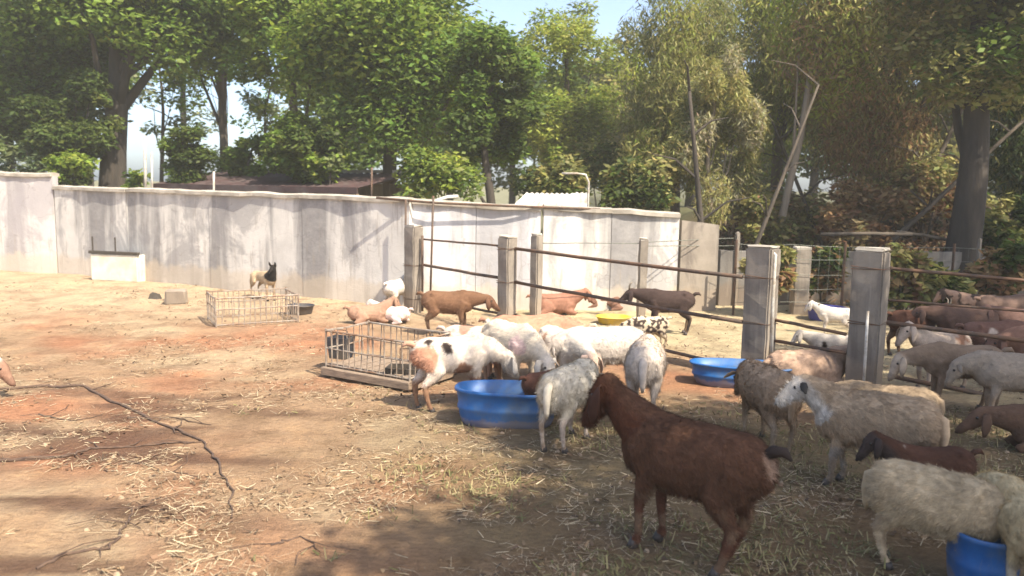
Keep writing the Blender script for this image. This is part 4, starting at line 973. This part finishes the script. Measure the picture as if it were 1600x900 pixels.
# trees off frame that shade the yard
def shade_tree(x, y, z, r, n, label, bx, by, nc=26, crs=.42):
    e = empty('shade_tree', (bx, by, 0), 0, label=label, cat='tree'); o = Vector((bx, by, 0)); c = Vector((x, y, z))
    MB().tube([(0, 0, -.1), (c - o) * .3 + Vector((0, 0, .5)), (c - o) * .65 + Vector((0, 0, .3)), c - o], [.26, .2, .15, .05], 10).build('trunk', M_barkd, e, smooth=True)
    cs = []; rs = []
    for k in range(nc):
        d = Vector((random.gauss(0, .5), random.gauss(0, .5), random.gauss(0, .4))); cs.append(tuple(c - o + Vector((d.x * r, d.y * r, d.z * r * .5)))); q = r * crs * random.uniform(.5, 1.2); rs.append((q, q, q * .6))
    V, C = leaves(cs, rs, n, .16, GREEN); fast_mesh('crown', V, 4, C, M_leaf, e)
    for k in range(8):
        MB().tube([(c - o) * .5, ((c - o) * .5).lerp(Vector(cs[k]), .5), cs[k]], [.09, .05, .015], 6).build('limb', M_barkd, e)
def shade_at(px, py, z):   # crown centre whose shade falls on that spot
    g_ = gp(px, py); return g_ + TO_SUN * (z / TO_SUN.z)
for (px, py, z, r, n, nc, lb) in ((1200, 850, 7.2, 1.7, 9000, 22, 'leafy tree behind the camera shading the brown goat'), (1480, 760, 8.0, 1.9, 10000, 24, 'leafy tree right of the camera shading the sheep'), (900, 930, 7.5, 1.0, 2000, 9, 'smaller tree behind the camera shading the foreground')):
    s_ = shade_at(px, py, z); shade_tree(s_.x, s_.y, s_.z, r, n, lb, s_.x + 1.2, s_.y - 1.0, nc)
s_ = shade_at(1540, 615, 8.0); shade_tree(s_.x, s_.y, s_.z, 1.8, 9000, 'tree right of the camera shading the pen rails', s_.x + 1.5, s_.y + .3, 22)
s_ = shade_at(1600, 500, 8.5); shade_tree(s_.x, s_.y, s_.z, 3.1, 18000, 'spreading tree right of the pens shading the herd', s_.x + 2.0, s_.y + .5, 36)
s_ = shade_at(1420, 425, 9.5); shade_tree(s_.x, s_.y, s_.z, 4.0, 20000, 'taller spreading tree right of the pens shading the back wall', s_.x + 3.0, s_.y + .5, 36)

# shrubs at the wall
def shrub(px, Y, ptop, pbot, hw, n, cols, size, label, asp=.5, nc=12, group='shrubs behind the wall'):
    X = at(px, 290, Y).x; z1 = at(px, ptop, Y).z; z0 = at(px, pbot, Y).z; rx = hw * Y / FPX; gz = height(X, Y)
    e = empty('shrub', (X, Y, gz), 0, label=label, cat='shrub', group=group)
    cs = []; rs = []; h = (z1 - z0)
    for k in range(nc):
        cs.append((random.uniform(-1, 1) * rx * .8, random.uniform(-.5, .5) * rx, z0 - gz + h * random.uniform(.15, .85))); q = rx * random.uniform(.25, .5); rs.append((q, q, min(q, h * .35)))
    V, C = leaves(cs, rs, n, size, cols, 0, asp); fast_mesh('foliage', V, 4, C, M_leaf, e)
    for k in range(min(nc, 6)): MB().tube([(random.uniform(-.05, .05), 0, 0), (cs[k][0] * .4, cs[k][1] * .4, cs[k][2] * .6), cs[k]], [.02, .014, .005], 5).build('stem', M_bark, e)
shrub(120, 17.6, 240, 296, 38, 1500, BRIGHT, .13, 'bright leafy shrub over the wall at left')
shrub(10, 18.2, 200, 285, 30, 700, [(.3, .33, .2), (.16, .2, .07)], .2, 'pale leafed shrub at the far left above the wall', .3)
shrub(62, 18.0, 215, 275, 26, 500, [(.2, .25, .12), (.12, .16, .06)], .16, 'spindly grey green shrub above the taller wall section', .3, 6)
shrub(692, 14.4, 236, 306, 66, 3600, BRIGHT + [(.26, .30, .09), (.22, .28, .08)], .12, 'bright yellow green shrub over the wall in the centre', nc=18)
shrub(505, 16.4, 240, 296, 30, 1200, BRIGHT + [(.22, .26, .10)], .12, 'light green shrub right of the maroon roof')
shrub(215, 17.4, 262, 300, 18, 500, GREEN, .12, 'small dark shrub beside the two pale poles')
shrub(330, 22, 232, 292, 60, 2600, GREEN, .12, 'low green hedge under the left sky gap')
shrub(440, 22, 250, 292, 60, 2200, DARKG, .12, 'low dark hedge behind the maroon roof')
for i, (px, Y, t0, t1, hw, cl, lb) in enumerate(((1000, 15.2, 250, 330, 60, DARKG + OLIVE, 'dark shrub above the low cream wall'), (860, 15.8, 248, 318, 55, DARKG + OLIVE, 'dark shrub behind the tin roof'), (1180, 15.6, 300, 390, 52, OLIVE + BROWN, 'brown olive shrub left of the pale leaning trunk'), (1260, 16.5, 290, 380, 60, BROWN + OLIVE, 'dry brown shrub on the bank behind the gate'),
      (1360, 15.5, 285, 345, 62, BROWN, 'rusty brown shrub heaped on the bank'), (1450, 16.5, 250, 340, 66, BROWN + OLIVE, 'tall dry shrub left of the dark trunk'), (1420, 12.1, 385, 478, 46, BROWN + OLIVE, 'dry shrub in front of the grey block wall'), (1575, 12.1, 375, 476, 40, BROWN + DARKG, 'dark shrub against the grey block wall at right'), (1296, 12.9, 378, 450, 34, DARKG + BROWN, 'dark shrub against the grey wall seen through the gate'), (1490, 12.0, 400, 480, 40, DARKG + OLIVE, 'dark weedy shrub left of the large tree trunk'), (1210, 12.3, 380, 470, 30, OLIVE + BROWN, 'olive weeds beside the pale topped gatepost'), (1340, 14.8, 320, 400, 44, BROWN, 'low rusty shrub just behind the grey block wall'), (1580, 15.2, 300, 410, 50, OLIVE + DARKG, 'shaded shrub at the right edge of the bank'), (940, 19, 215, 300, 60, OLIVE + DARKG, 'olive shrub rising behind the bent pipe'))):
    shrub(px, Y, t0, t1, hw, 4200, cl, .13, lb, nc=16)
# fallen logs on the bank
for (a_, b_, Y, lb) in (((1282, 366), (1425, 366), 13.9, 'pale log lying level on the bank behind the gate'), ((1400, 362), (1490, 376), 14.3, 'shorter pale log lying right of the first on the bank')):
    pipe('fallen_log', [at(*a_, Y), at((a_[0] + b_[0]) / 2, (a_[1] + b_[1]) / 2 - 1, Y), at(*b_, Y)], .03, M_bark, lb, 'log', 'pale logs on the bank')

# ------------------------------------------------------------------ haze volume added to imitate glare and pale the trees
m = bpy.data.materials.new('glare_haze'); m.use_nodes = True; t = m.node_tree
t.nodes.remove(t.nodes['Principled BSDF']); pv = t.nodes.new('ShaderNodeVolumePrincipled')
pv.inputs['Color'].default_value = (1.0, .96, .82, 1); pv.inputs['Density'].default_value = .0032; pv.inputs['Anisotropy'].default_value = .2
t.links.new(pv.outputs[0], t.nodes['Material Output'].inputs['Volume'])
mb = MB(); mb.box((0, 25, 7.0), (130, 110, 18)); mb.build('haze', m, kind='stuff', label='thin haze added over the yard to imitate glare', cat='haze')
